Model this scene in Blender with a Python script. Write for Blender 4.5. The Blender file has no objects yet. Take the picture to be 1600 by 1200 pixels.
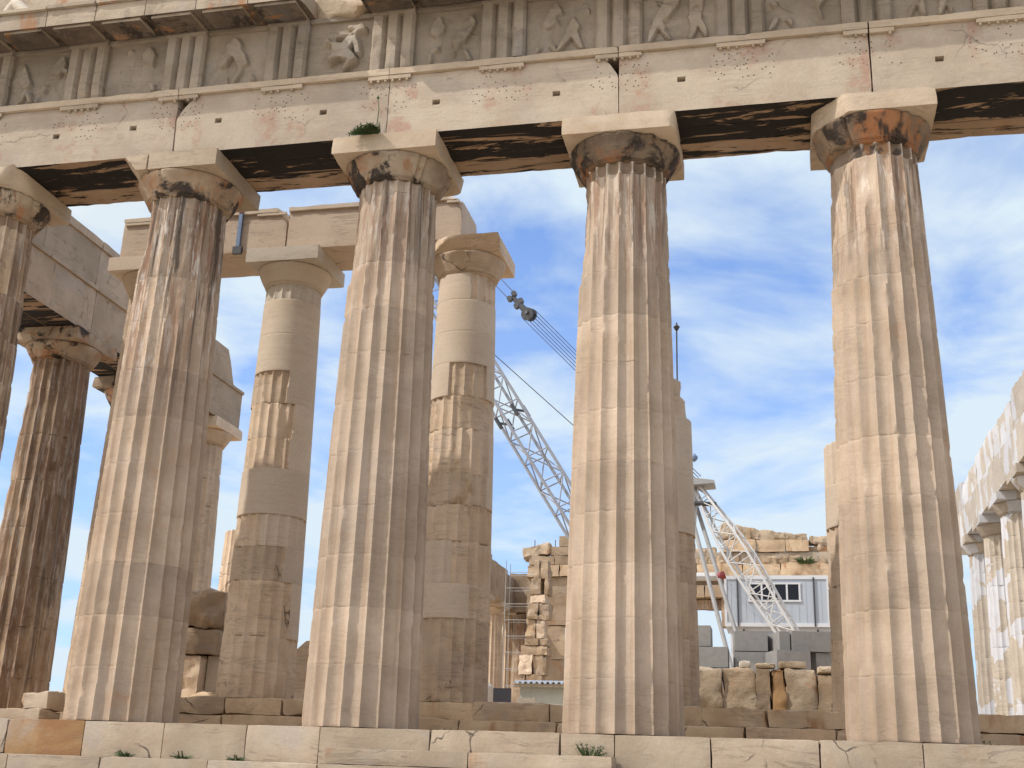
import bpy, math, random
import numpy as np
from mathutils import Vector, Matrix

# ------------------------------------------------------------------ camera, sky, sun, exposure
sc = bpy.context.scene
COL = sc.collection
R = math.radians

cam_d = bpy.data.cameras.new("camera")
cam = bpy.data.objects.new("camera", cam_d)
COL.objects.link(cam)
sc.camera = cam
cam_d.sensor_width = 36.0
cam_d.lens = 1847.93 / 1600.0 * 36.0
cam_d.clip_start = 0.1
cam_d.clip_end = 9000
YAW, PIT, ROL = R(12.9994), R(18.3352), R(2.0007)
fw = Vector((-math.sin(YAW) * math.cos(PIT), math.cos(YAW) * math.cos(PIT), math.sin(PIT)))
rt = Vector((math.cos(YAW), math.sin(YAW), 0))
up = rt.cross(fw)
r2 = rt * math.cos(ROL) + up * math.sin(ROL)
u2 = -rt * math.sin(ROL) + up * math.cos(ROL)
cam.matrix_world = Matrix(((r2.x, u2.x, -fw.x, 4.585), (r2.y, u2.y, -fw.y, -19.039),
                           (r2.z, u2.z, -fw.z, -0.644), (0, 0, 0, 1)))

SUN_AZ, SUN_EL = R(60), R(50)            # azimuth measured from the facade normal towards the left
to_sun = Vector((-math.sin(SUN_AZ) * math.cos(SUN_EL), -math.cos(SUN_AZ) * math.cos(SUN_EL), math.sin(SUN_EL)))
sun_d = bpy.data.lights.new("sun", 'SUN')
sun_d.energy = 4.1
sun_d.angle = R(0.55)
sun_d.color = (1.0, 0.95, 0.89)
sun = bpy.data.objects.new("sun", sun_d)
COL.objects.link(sun)
sun.rotation_euler = to_sun.to_track_quat('Z', 'Y').to_euler()

sc.view_settings.view_transform = 'Standard'
sc.view_settings.look = 'None'
sc.view_settings.gamma = 1
sc.view_settings.exposure = -0.17

w = bpy.data.worlds.new("World")
sc.world = w
w.use_nodes = True
nt = w.node_tree
nt.nodes.clear()


def wn(t, **k):
    n = nt.nodes.new(t)
    for a, b in k.items():
        setattr(n, a, b)
    return n


def wl(a, b):
    nt.links.new(a, b)


sky = wn('ShaderNodeTexSky', sky_type='NISHITA', sun_disc=False)
sky.sun_elevation = SUN_EL
sky.sun_rotation = math.atan2(to_sun.x, to_sun.y)
sky.air_density = 1.0
sky.dust_density = 0.6
sky.ozone_density = 2.2
tcw = wn('ShaderNodeTexCoord')
sep = wn('ShaderNodeSeparateXYZ')
wl(tcw.outputs['Generated'], sep.inputs[0])
zz = wn('ShaderNodeMath', operation='ADD'); zz.inputs[1].default_value = 0.16
wl(sep.outputs['Z'], zz.inputs[0])
zm = wn('ShaderNodeMath', operation='MAXIMUM'); zm.inputs[1].default_value = 0.03
wl(zz.outputs[0], zm.inputs[0])
dx = wn('ShaderNodeMath', operation='DIVIDE'); wl(sep.outputs['X'], dx.inputs[0]); wl(zm.outputs[0], dx.inputs[1])
dy = wn('ShaderNodeMath', operation='DIVIDE'); wl(sep.outputs['Y'], dy.inputs[0]); wl(zm.outputs[0], dy.inputs[1])
cmb = wn('ShaderNodeCombineXYZ'); wl(dx.outputs[0], cmb.inputs[0]); wl(dy.outputs[0], cmb.inputs[1])
cmb.inputs[2].default_value = 14.2
n1 = wn('ShaderNodeTexNoise'); n1.inputs['Scale'].default_value = 2.1; n1.inputs['Detail'].default_value = 9
n1.inputs['Roughness'].default_value = 0.55; n1.inputs['Distortion'].default_value = 0.35
wl(cmb.outputs[0], n1.inputs['Vector'])
rp = wn('ShaderNodeValToRGB')
rp.color_ramp.elements[0].position = 0.39; rp.color_ramp.elements[1].position = 0.64
rp.color_ramp.elements[0].color = (0, 0, 0, 1); rp.color_ramp.elements[1].color = (1, 1, 1, 1)
wl(n1.outputs['Fac'], rp.inputs[0])
low = wn('ShaderNodeMapRange'); low.inputs['From Min'].default_value = 0.62; low.inputs['From Max'].default_value = 0.02
low.inputs['To Min'].default_value = 0.0; low.inputs['To Max'].default_value = 0.58
wl(sep.outputs['Z'], low.inputs['Value'])
ad = wn('ShaderNodeMath', operation='ADD', use_clamp=True)
wl(rp.outputs['Color'], ad.inputs[0]); wl(low.outputs[0], ad.inputs[1])
sat = wn('ShaderNodeMix', data_type='RGBA', blend_type='MULTIPLY'); sat.inputs['Factor'].default_value = 1
sat.inputs['B'].default_value = (0.78, 1.19, 1.78, 1)
wl(sky.outputs['Color'], sat.inputs['A'])
mx = wn('ShaderNodeMix', data_type='RGBA')
mx.inputs['B'].default_value = (4.0, 4.75, 5.35, 1)
wl(ad.outputs[0], mx.inputs['Factor']); wl(sat.outputs['Result'], mx.inputs['A'])
# clouds towards the sun, out of view, are brightened and warmed to add fill
dt = wn('ShaderNodeVectorMath', operation='DOT_PRODUCT'); dt.inputs[1].default_value = to_sun
wl(tcw.outputs['Generated'], dt.inputs[0])
br = wn('ShaderNodeMapRange'); br.inputs['From Min'].default_value = 0.36; br.inputs['From Max'].default_value = 1.0
br.inputs['To Min'].default_value = 1.0; br.inputs['To Max'].default_value = 3.4
wl(dt.outputs['Value'], br.inputs['Value'])
wc = wn('ShaderNodeMix', data_type='RGBA'); wc.inputs['A'].default_value = (5.5, 6.45, 7.2, 1); wc.inputs['B'].default_value = (6.6, 6.0, 5.1, 1)
cw = wn('ShaderNodeMapRange'); cw.inputs['From Min'].default_value = 0.30; cw.inputs['From Max'].default_value = 0.65
wl(dt.outputs['Value'], cw.inputs['Value']); wl(cw.outputs[0], wc.inputs['Factor'])
cbr = wn('ShaderNodeVectorMath', operation='SCALE'); wl(wc.outputs['Result'], cbr.inputs[0])
wl(br.outputs[0], cbr.inputs['Scale']); wl(cbr.outputs[0], mx.inputs['B'])
bg = wn('ShaderNodeBackground'); bg.inputs['Strength'].default_value = 0.15
wl(mx.outputs['Result'], bg.inputs['Color'])
wo = wn('ShaderNodeOutputWorld'); wl(bg.outputs[0], wo.inputs['Surface'])

# ------------------------------------------------------------------ numpy noise


def _h(i, j, k, s):
    n = (i.astype(np.int64) * 374761393 + j.astype(np.int64) * 668265263 + k.astype(np.int64) * 2147483647
         + s * 1274126177) & 0xffffffff
    n = ((n ^ (n >> 13)) * 1274126177) & 0xffffffff
    n = ((n ^ (n >> 16)) * 2246822519) & 0xffffffff
    return ((n ^ (n >> 15)) & 0xffff) / 32767.5 - 1.0


def vn(P, s=0):
    P = np.asarray(P, float)
    F = np.floor(P)
    t = P - F
    t = t * t * (3 - 2 * t)
    i, j, k = F[..., 0], F[..., 1], F[..., 2]
    o = 0
    for a in (0, 1):
        wa = t[..., 0] if a else 1 - t[..., 0]
        for b in (0, 1):
            wb = t[..., 1] if b else 1 - t[..., 1]
            for c in (0, 1):
                wc = t[..., 2] if c else 1 - t[..., 2]
                o = o + wa * wb * wc * _h(i + a, j + b, k + c, s)
    return o


def fbm(P, s=0, o=4):
    P = np.asarray(P, float)
    r, a, f = 0, 0.5, 1.0
    for q in range(o):
        r = r + a * vn(P * f + q * 17.3, s + q)
        a *= 0.5
        f *= 2.03
    return r


# ------------------------------------------------------------------ mesh collecting


class MB:
    def __init__(s):
        s.v, s.f, s.m, s.n = [], [], [], 0

    def add(s, verts, faces, mi=0):
        verts = np.asarray(verts, float).reshape(-1, 3)
        s.v.append(verts)
        for q, f in enumerate(faces):
            s.f.append(tuple(int(i) + s.n for i in f))
            s.m.append(mi if np.isscalar(mi) else mi[q])
        s.n += len(verts)

    def box(s, a, b, mi=0):
        (x0, y0, z0), (x1, y1, z1) = a, b
        s.add([(x0, y0, z0), (x1, y0, z0), (x1, y1, z0), (x0, y1, z0), (x0, y0, z1), (x1, y0, z1), (x1, y1, z1), (x0, y1, z1)],
              [(0, 3, 2, 1), (4, 5, 6, 7), (0, 1, 5, 4), (1, 2, 6, 5), (2, 3, 7, 6), (3, 0, 4, 7)], mi)

    def tube(s, pts, r, n=6, mi=0):
        pts = [Vector(p) for p in pts]
        rr = r if isinstance(r, (list, tuple)) else [r] * len(pts)
        vs, fs = [], []
        for q, p in enumerate(pts):
            d = (pts[min(q + 1, len(pts) - 1)] - pts[max(q - 1, 0)]).normalized()
            a = d.cross(Vector((0, 0, 1)))
            if a.length < 1e-3:
                a = d.cross(Vector((1, 0, 0)))
            a.normalize()
            b = d.cross(a)
            for k in range(n):
                t = 2 * math.pi * k / n
                vs.append(p + (a * math.cos(t) + b * math.sin(t)) * rr[q])
        for q in range(len(pts) - 1):
            for k in range(n):
                fs.append((q * n + k, q * n + (k + 1) % n, (q + 1) * n + (k + 1) % n, (q + 1) * n + k))
        fs.append(tuple(range(n)))
        fs.append(tuple((len(pts) - 1) * n + k for k in reversed(range(n))))
        s.add([tuple(v) for v in vs], fs, mi)

    def build(s, name, mats, parent=None, loc=None, angle=38, flip=False):
        me = bpy.data.meshes.new(name)
        me.from_pydata(np.concatenate(s.v).tolist(), [], s.f)
        for m in (mats if isinstance(mats, (list, tuple)) else [mats]):
            me.materials.append(m)
        me.polygons.foreach_set('material_index', s.m)
        me.polygons.foreach_set('use_smooth', [True] * len(s.f))
        me.set_sharp_from_angle(angle=R(angle))
        me.update()
        o = bpy.data.objects.new(name, me)
        COL.objects.link(o)
        if parent is not None:
            o.parent = parent
        if loc is not None:
            o.location = loc
        return o


def thing(name, label, cat, loc=(0, 0, 0), group=None, rz=0):
    o = bpy.data.objects.new(name, None)
    COL.objects.link(o)
    o.location = loc
    o.rotation_euler = (0, 0, rz)
    o.empty_display_size = 0.3
    return tag(o, label, cat, group)


def tag(o, label, cat, group=None):
    o['label'] = label
    o['category'] = cat
    if group:
        o['group'] = group
    return o


def struct(o):
    o['kind'] = 'structure'
    return o


def lines(a, b, res, extra=()):
    n = max(1, int(round((b - a) / res)))
    L = list(np.linspace(a, b, n + 1))
    for e in extra:
        L.append(e)
    return np.array(sorted(L))


def block(mb, lo, hi, res=0.15, rad=0.02, chip=0.05, rough=0.004, seed=0, cuts=(), holes=(), mi=0, soff=None, lump=0.0, lumpf=1.2):
    """A cut stone: a box whose edges are worn and chipped by noise.  cuts = planes (point, normal) that break pieces off,
    holes = (x0, x1, z0, z1, depth) sunk into the face that looks to -y.  soff = material index for the underside."""
    ex = [h[q] + d for h in holes for q in (0, 1) for d in (-.008, .008)]
    ez = [h[q] + d for h in holes for q in (2, 3) for d in (-.008, .008)]
    X, Y, Z = lines(lo[0], hi[0], res, ex), lines(lo[1], hi[1], res), lines(lo[2], hi[2], res, ez)
    A = (X, Y, Z)
    N = [len(q) for q in A]
    idx, vs, fs, ms = {}, [], [], []

    def vid(i, j, k):
        key = (i, j, k)
        if key not in idx:
            idx[key] = len(vs)
            vs.append((X[i], Y[j], Z[k]))
        return idx[key]
    for j, fl in ((0, 0), (N[1] - 1, 1)):
        for i in range(N[0] - 1):
            for k in range(N[2] - 1):
                q = [vid(i, j, k), vid(i + 1, j, k), vid(i + 1, j, k + 1), vid(i, j, k + 1)]
                fs.append(q[::-1] if fl else q); ms.append(mi)
    for i, fl in ((0, 1), (N[0] - 1, 0)):
        for j in range(N[1] - 1):
            for k in range(N[2] - 1):
                q = [vid(i, j, k), vid(i, j + 1, k), vid(i, j + 1, k + 1), vid(i, j, k + 1)]
                fs.append(q[::-1] if fl else q); ms.append(mi)
    for k, fl in ((0, 1), (N[2] - 1, 0)):
        for i in range(N[0] - 1):
            for j in range(N[1] - 1):
                q = [vid(i, j, k), vid(i + 1, j, k), vid(i + 1, j + 1, k), vid(i, j + 1, k)]
                fs.append(q[::-1] if fl else q); ms.append(mi if (k or soff is None) else soff)
    V = np.array(vs, float)
    lo, hi = np.array(lo, float), np.array(hi, float)
    off = np.array([seed * 3.17, seed * 1.31, seed * 7.7]) % 91
    nz = fbm(V * 2.6 + off, seed, 3)
    rr = rad + chip * np.clip(nz - 0.05, 0, 1) * 2.2
    rr = np.minimum(rr, 0.45 * (hi - lo).min())[:, None]
    inner = np.clip(V, lo + rr, hi - rr)
    d = V - inner
    L = np.linalg.norm(d, axis=1, keepdims=True)
    edge = (np.abs(d) > 1e-9).sum(1) > 0
    nrm = np.where(L > 1e-9, d / np.maximum(L, 1e-9), 0)
    W = np.where(L > 1e-9, inner + nrm * rr, V)
    W = W + nrm * (rough * fbm(V * 9 + off, seed + 5, 3) * 2 + lump * fbm(V * lumpf + off, seed + 9, 4) * 2)[:, None]
    for (p, n) in cuts:
        n = np.array(n, float) / np.linalg.norm(n)
        dd = (W - np.array(p)) @ n - 0.05 * fbm(V * 3.1 + off, seed + 11, 4)
        W = W - np.clip(dd, 0, None)[:, None] * n
    for (x0, x1, z0, z1, dep) in holes:
        ins = (V[:, 0] > x0) & (V[:, 0] < x1) & (V[:, 2] > z0) & (V[:, 2] < z1) & (V[:, 1] < lo[1] + .01)
        W[ins, 1] = lo[1] + dep
    mb.add(W, fs, ms)


def lathe(mb, prof, n=96, seed=0, chip=0.0, fine=0.003, mi=0, cap=True, xy=(0, 0), notch=0.0):
    prof = np.array(prof, float)
    th = np.linspace(0, 2 * math.pi, n, endpoint=False)
    Rr = prof[:, 0][:, None] * np.ones(n)
    Z = prof[:, 1][:, None] * np.ones(n)
    P = np.stack([Rr * np.cos(th), Rr * np.sin(th), Z], -1)
    e = chip * np.clip(fbm(P * 2.4 + seed * 3.3, seed, 4) - .08, 0, 1) * 2 + fine * fbm(P * 14 + seed, seed + 3, 3)
    if notch:
        e = e + notch * np.clip(np.abs(vn(np.stack([np.cos(th) * 3.2, np.sin(th) * 3.2, th * 0 + seed], -1), seed)) * -9 + 1, 0, 1)[None, :]
    Rr = Rr - e
    V = np.stack([Rr * np.cos(th) + xy[0], Rr * np.sin(th) + xy[1], Z], -1).reshape(-1, 3)
    fs = []
    for q in range(len(prof) - 1):
        for k in range(n):
            fs.append((q * n + k, q * n + (k + 1) % n, (q + 1) * n + (k + 1) % n, (q + 1) * n + k))
    if cap:
        fs.append(tuple(reversed(range(n))))
        fs.append(tuple((len(prof) - 1) * n + k for k in range(n)))
    mb.add(V, fs, mi)


def drum(mb, z0, z1, Rf, seed=0, jseed=0, nfl=20, seg=8, dz=0.1, depth=0.086, arris=0.03, big=0.03, joint=0.03, spots=(), old=None,
         rot=0.0, inset=0.0, mi_old=0, mi_new=1, flutes_new=False, gap=0.004):
    """One column drum.  old = (a0, a1) in degrees: only that range is weathered fluted marble, the rest is new and smooth."""
    n = nfl * seg
    th = np.arange(n) / n * 2 * math.pi + rot
    t = (np.arange(n) % seg) / seg
    par = 4 * t * (1 - t)
    zs = [z0, z0 + gap * 2] + list(np.linspace(z0 + .04, z1 - .04, max(2, int((z1 - z0) / dz)))) + [z1 - gap * 2, z1]
    zs = np.array(zs)
    Z = zs[:, None] * np.ones(n)
    R0 = np.array([Rf(z) for z in zs])[:, None] * np.ones(n)
    th2 = th[None, :] * np.ones(len(zs))[:, None]
    P = np.stack([R0 * np.cos(th2), R0 * np.sin(th2), Z], -1) + seed * 5.77
    near = (1 - par)[None, :]
    fl = depth * R0 * par[None, :]
    e = arris * np.clip(fbm(P * np.array([7, 7, 6.0]), seed, 4) - .16, 0, 1) * 2 * near ** 4
    e = e + big * np.clip(fbm(P * 1.2, seed + 21, 3) - .28, 0, 1) * 2
    de = np.minimum(Z - z0, z1 - Z)
    e = e + joint * np.clip(fbm(P * 5.0 + jseed * 7.3, seed + 31, 3) - .14, 0, 1) * 2 * np.exp(-de / .035)
    e = e + .002 * fbm(P * 18, seed + 41, 3)
    r = R0 - fl - e - inset
    for (a, zc, wa, wz, dp) in spots:
        da = (np.degrees(th2) - a + 180) % 360 - 180
        g = np.exp(-(da / wa) ** 4 - ((Z - zc) / wz) ** 4 + .9 * fbm(P * 2.2, seed + 51, 3))
        lim = R0 - dp * np.clip(g, 0, 1.3) - .018 * (1 + fbm(P * 7, seed + 61, 4) * 1.6)
        r = np.where(g > .25, np.minimum(r, lim), r)
    mo = np.zeros((len(zs), n), bool)
    if old is not None:
        a0, a1 = old
        da = (np.degrees(th) - a0) % 360
        wdt = (a1 - a0) % 360
        wob = 4 * fbm(np.stack([zs * 2.3, zs * 0, zs * 0 + seed], -1), seed, 2)
        is_old = (da[None, :] > wob[:, None]) & (da[None, :] < wdt + wob[:, None])
        rn = R0 + .004 - (fl * .8 if flutes_new else 0)
        r = np.where(is_old, np.minimum(r, R0 - .008), rn)
        mo = ~is_old
    r[0, :] -= gap; r[-1, :] -= gap
    V = np.stack([r * np.cos(th2), r * np.sin(th2), Z], -1).reshape(-1, 3)
    fs, ms = [], []
    for q in range(len(zs) - 1):
        for k in range(n):
            fs.append((q * n + k, q * n + (k + 1) % n, (q + 1) * n + (k + 1) % n, (q + 1) * n + k))
            ms.append(mi_new if mo[q, k] else mi_old)
    fs.append(tuple(reversed(range(n)))); ms.append(mi_old)
    fs.append(tuple((len(zs) - 1) * n + k for k in range(n))); ms.append(mi_old)
    mb.add(V, fs, ms)


# ------------------------------------------------------------------ materials
MATS = {}


class NT:
    def __init__(s, name):
        s.m = bpy.data.materials.new(name)
        s.m.use_nodes = True
        s.t = s.m.node_tree
        s.b = s.t.nodes['Principled BSDF']
        MATS[name] = s.m

    def n(s, t, **k):
        q = s.t.nodes.new(t)
        for a, b in k.items():
            setattr(q, a, b)
        return q

    def l(s, a, b):
        s.t.links.new(a, b)

    def math(s, op, a, b=None, clamp=False):
        q = s.n('ShaderNodeMath', operation=op, use_clamp=clamp)
        for i, x in enumerate((a, b)):
            if x is None:
                continue
            if hasattr(x, 'links'):
                s.l(x, q.inputs[i])
            else:
                q.inputs[i].default_value = x
        return q.outputs[0]

    def noise(s, vec, scale, detail=5, rough=.55, dist=0, mapping=None, rot=None):
        if mapping is not None or rot is not None:
            mp = s.n('ShaderNodeMapping')
            if mapping is not None:
                mp.inputs['Scale'].default_value = mapping
            if rot is not None:
                mp.inputs['Rotation'].default_value = rot
            s.l(vec, mp.inputs['Vector'])
            vec = mp.outputs[0]
        q = s.n('ShaderNodeTexNoise')
        q.inputs['Scale'].default_value = scale
        q.inputs['Detail'].default_value = detail
        q.inputs['Roughness'].default_value = rough
        q.inputs['Distortion'].default_value = dist
        s.l(vec, q.inputs['Vector'])
        return q.outputs['Fac']

    def ramp(s, fac, a, b, lo=0.0, hi=1.0):
        q = s.n('ShaderNodeMapRange')
        q.interpolation_type = 'SMOOTHSTEP'
        q.inputs['From Min'].default_value = a
        q.inputs['From Max'].default_value = b
        q.inputs['To Min'].default_value = lo
        q.inputs['To Max'].default_value = hi
        s.l(fac, q.inputs['Value'])
        return q.outputs[0]

    def mix(s, fac, a, b, mode='MIX'):
        q = s.n('ShaderNodeMix', data_type='RGBA', blend_type=mode)
        for key, x in (('Factor', fac), ('A', a), ('B', b)):
            if hasattr(x, 'links'):
                s.l(x, q.inputs[key])
            elif key == 'Factor':
                q.inputs[key].default_value = x
            else:
                q.inputs[key].default_value = (*x[:3], 1)
        return q.outputs['Result']

    def coords(s):
        tc = s.n('ShaderNodeTexCoord')
        oi = s.n('ShaderNodeObjectInfo')
        ad = s.n('ShaderNodeVectorMath', operation='ADD')
        k = s.math('MULTIPLY', oi.outputs['Random'], 61.0)
        cb = s.n('ShaderNodeCombineXYZ')
        for i in range(3):
            s.l(k, cb.inputs[i])
        s.l(tc.outputs['Object'], ad.inputs[0]); s.l(cb.outputs[0], ad.inputs[1])
        return tc.outputs['Object'], ad.outputs[0], oi.outputs['Random']

    def bump(s, h, strength=.3, dist=.02):
        q = s.n('ShaderNodeBump')
        q.inputs['Strength'].default_value = strength
        q.inputs['Distance'].default_value = dist
        s.l(h, q.inputs['Height'])
        s.l(q.outputs[0], s.b.inputs['Normal'])


def marble(name, a, b, rust=(.36, .20, .10), rust_lo=.60, rust_amt=.8, vein=.45, streak=0.0, streak_z=None, crust=0.0, var=.16,
           pale=0.0, dots=False, soffit=False, patch=None, bump=.35, grey=.3, brown=0.0, edge=.0, world=False, crack=0.0, sof_t=.545, crust_t=.52, vz=None):
    s = NT(name)
    raw, vec, rnd = s.coords()
    if world:                                 # one continuous stain over all drums of a column
        raw = s.n('ShaderNodeNewGeometry').outputs['Position']
        vec = raw
    c = s.mix(s.ramp(s.noise(vec, 1.1, 6, .6), .35, .65), a, b)
    # grey weathering clouds
    c = s.mix(s.ramp(s.noise(vec, .75, 7, .62, .4), .52, .70, 0, grey), c, (.33, .30, .27))
    # bedding planes of the marble: thin, slightly tilted, broken lines
    nv = s.noise(vec, 1.6, 7, .6, .8, mapping=(.45, .45, 3.6), rot=(.10, .16, 0))
    dv = s.math('ABSOLUTE', s.math('SUBTRACT', nv, .5))
    lv = s.ramp(dv, .0, .028, 1, 0)
    lv = s.math('MULTIPLY', lv, s.ramp(s.noise(vec, 1.0, 3), .42, .62))
    c = s.mix(s.math('MULTIPLY', lv, vein), c, (.20, .155, .115))
    nb = s.noise(vec, 3.2, 6, .65, .5, mapping=(.35, .35, 5.0), rot=(.10, .16, 0))
    c = s.mix(s.ramp(nb, .48, .75, 0, .22), c, (.34, .26, .19))
    # rust patina
    nr = s.noise(vec, .8, 9, .66, .6)
    rf = s.ramp(nr, rust_lo, rust_lo + .12, 0, rust_amt)
    c = s.mix(rf, c, rust)
    if brown:
        c = s.mix(s.ramp(s.noise(vec, .5, 6, .6, mapping=(1, 1, .5)), .38, .58, 0, brown), c, (.115, .066, .040))
    if patch is not None:                     # pieces of new white marble let into old stone
        vo = s.n('ShaderNodeTexVoronoi', distance='CHEBYCHEV')
        vo.inputs['Scale'].default_value = 1.0
        mp = s.n('ShaderNodeMapping'); mp.inputs['Scale'].default_value = (1.3, 1.3, .9)
        s.l(vec, mp.inputs['Vector']); s.l(mp.outputs[0], vo.inputs['Vector'])
        sp = s.n('ShaderNodeSeparateColor'); s.l(vo.outputs['Color'], sp.inputs[0])
        nn = s.math('ADD', sp.outputs[0], s.math('MULTIPLY', s.math('SUBTRACT', s.noise(vec, 5, 4), .5), .14))
        c = s.mix(s.ramp(nn, patch, patch + .03), c, (.52, .525, .535))
    if world:
        fs_ = s.ramp(s.noise(vec, 1.0, 7, .62, .3, mapping=(7, 7, .22), rot=(0, 0, .5)), .50, .68, 0, .38)
        c = s.mix(fs_, c, (.30, .185, .105))
    if streak:
        mask = s.ramp(s.noise(vec, 1.0, 7, .62, .2, mapping=(5.5, 5.5, .33)), .46, .56)
        mask2 = s.ramp(s.noise(vec, 1.0, 7, .62, .2, mapping=(6.5, 6.5, .28), rot=(0, 0, 1.1)), .53, .59)
        mask3 = s.ramp(s.noise(vec, 1.0, 9, .72, .2, mapping=(8, 8, 1.2), rot=(0, 0, 2.1)), .52, .60)
        if streak_z is not None:
            sz = s.n('ShaderNodeSeparateXYZ'); s.l(raw, sz.inputs[0])
            zz = s.math('ADD', sz.outputs['Z'], s.math('MULTIPLY', s.noise(vec, 1.2, 4), 1.6))
            zr = s.ramp(zz, streak_z[0], streak_z[1])
            mask = s.math('MULTIPLY', mask, zr); mask2 = s.math('MULTIPLY', mask2, zr); mask3 = s.math('MULTIPLY', mask3, zr)
        c = s.mix(s.math('MULTIPLY', mask, streak), c, (.24, .13, .075))
        c = s.mix(s.math('MULTIPLY', mask3, streak * .75), c, (.66, .60, .52))
        c = s.mix(s.math('MULTIPLY', mask2, streak * .95), c, (.055, .040, .030))
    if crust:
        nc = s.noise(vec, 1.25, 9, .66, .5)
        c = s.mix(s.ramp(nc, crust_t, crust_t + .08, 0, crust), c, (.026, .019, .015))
        c = s.mix(s.ramp(s.noise(vec, 1.0, 6, .6, .3, mapping=(2.5, 2.5, .5), rot=(0, 0, .7)), .58, .68, 0, .75), c, (.33, .15, .06))
    if edge:                                  # worn sharp edges are paler
        ge = s.n('ShaderNodeNewGeometry')
        c = s.mix(s.ramp(ge.outputs['Pointiness'], .515, .60, 0, edge), c, (.66, .57, .46))
    if dots:                                  # pin holes of the lost bronze letters, in groups under the regulae
        sx = s.n('ShaderNodeSeparateXYZ'); s.l(raw, sx.inputs[0])
        cb = s.n('ShaderNodeCombineXYZ')
        s.l(s.math('MULTIPLY', sx.outputs['X'], 9.0), cb.inputs[0]); s.l(s.math('MULTIPLY', sx.outputs['Z'], 9.0), cb.inputs[1])
        vo = s.n('ShaderNodeTexVoronoi', voronoi_dimensions='2D'); vo.inputs['Scale'].default_value = 1.0
        vo.inputs['Randomness'].default_value = .75
        s.l(cb.outputs[0], vo.inputs['Vector'])
        d = s.ramp(vo.outputs['Distance'], .10, .15, 1, 0)
        gx = s.math('ABSOLUTE', s.math('SUBTRACT', s.math('FRACT', s.math('ADD', s.math('DIVIDE', sx.outputs['X'], 2.1465), .5)), .5))
        m1 = s.ramp(gx, .25, .27, 1, 0)
        m2 = s.math('MULTIPLY', s.ramp(sx.outputs['Z'], .48, .52), s.ramp(sx.outputs['Z'], 1.08, 1.12, 1, 0))
        gate = s.ramp(s.noise(vec, 4, 1), .44, .47)
        d = s.math('MULTIPLY', s.math('MULTIPLY', d, gate), s.math('MULTIPLY', m1, m2))
        c = s.mix(s.math('MULTIPLY', d, .9), c, (.03, .022, .018))
        rb = s.math('MULTIPLY', m1, s.ramp(s.noise(vec, 2.2, 7, .7), .50, .66, 0, .55))
        c = s.mix(rb, c, (.37, .19, .13))
    if crack:
        wv = s.n('ShaderNodeVectorMath', operation='ADD')
        nw = s.n('ShaderNodeTexNoise'); nw.inputs['Scale'].default_value = 2.0; nw.inputs['Detail'].default_value = 5
        s.l(vec, nw.inputs['Vector']); sc_ = s.n('ShaderNodeVectorMath', operation='SCALE'); sc_.inputs['Scale'].default_value = .55
        s.l(nw.outputs['Color'], sc_.inputs[0]); s.l(vec, wv.inputs[0]); s.l(sc_.outputs[0], wv.inputs[1])
        vo = s.n('ShaderNodeTexVoronoi', feature='DISTANCE_TO_EDGE'); vo.inputs['Scale'].default_value = .8
        s.l(wv.outputs[0], vo.inputs['Vector'])
        ck = s.math('MULTIPLY', s.ramp(vo.outputs['Distance'], .004, .016, 1, 0), s.ramp(s.noise(vec, .9, 3), .55, .64))
        c = s.mix(s.math('MULTIPLY', ck, crack), c, (.045, .035, .028))
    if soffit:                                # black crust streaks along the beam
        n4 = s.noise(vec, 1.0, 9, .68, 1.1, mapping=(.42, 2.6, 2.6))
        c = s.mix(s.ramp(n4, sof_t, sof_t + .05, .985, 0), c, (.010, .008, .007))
    v = s.ramp(rnd, 0, 1, 1 - var, 1 + var * .6)
    cb2 = s.n('ShaderNodeCombineColor')
    for i in range(3):
        s.l(v, cb2.inputs[i])
    c = s.mix(1.0, c, cb2.outputs[0], 'MULTIPLY')
    fine = s.noise(vec, 28, 6, .7)
    c = s.mix(s.ramp(fine, .35, .75, 0, .0 if soffit else .22), c, (.24, .19, .145))
    s.l(c, s.b.inputs['Base Color'])
    s.b.inputs['Roughness'].default_value = .82
    s.b.inputs['Specular IOR Level'].default_value = .25
    h = s.math('ADD', s.math('MULTIPLY', s.noise(vec, 9, 8, .66), 1.0), s.math('MULTIPLY', fine, .35))
    h = s.math('ADD', h, s.math('MULTIPLY', lv, -.25))
    s.bump(h, bump, .03)
    return s.m


def plain(name, col, rough=.6, metal=0.0, var=.25, scale=6, bump=.0, dark=None):
    s = NT(name)
    raw, vec, rnd = s.coords()
    n = s.noise(vec, scale, 7, .65)
    c = s.mix(s.ramp(n, .4, .75, 0, var * 2), col, dark or tuple(x * .55 for x in col))
    c = s.mix(s.ramp(s.noise(vec, 1.4, 5, .6, mapping=(4, 4, .5)), .52, .75, 0, var), c, tuple(x * .5 for x in col))
    s.l(c, s.b.inputs['Base Color'])
    s.b.inputs['Roughness'].default_value = rough
    s.b.inputs['Metallic'].default_value = metal
    if bump:
        s.bump(s.noise(vec, 14, 8, .65), bump, .02)
    return s.m


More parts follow.
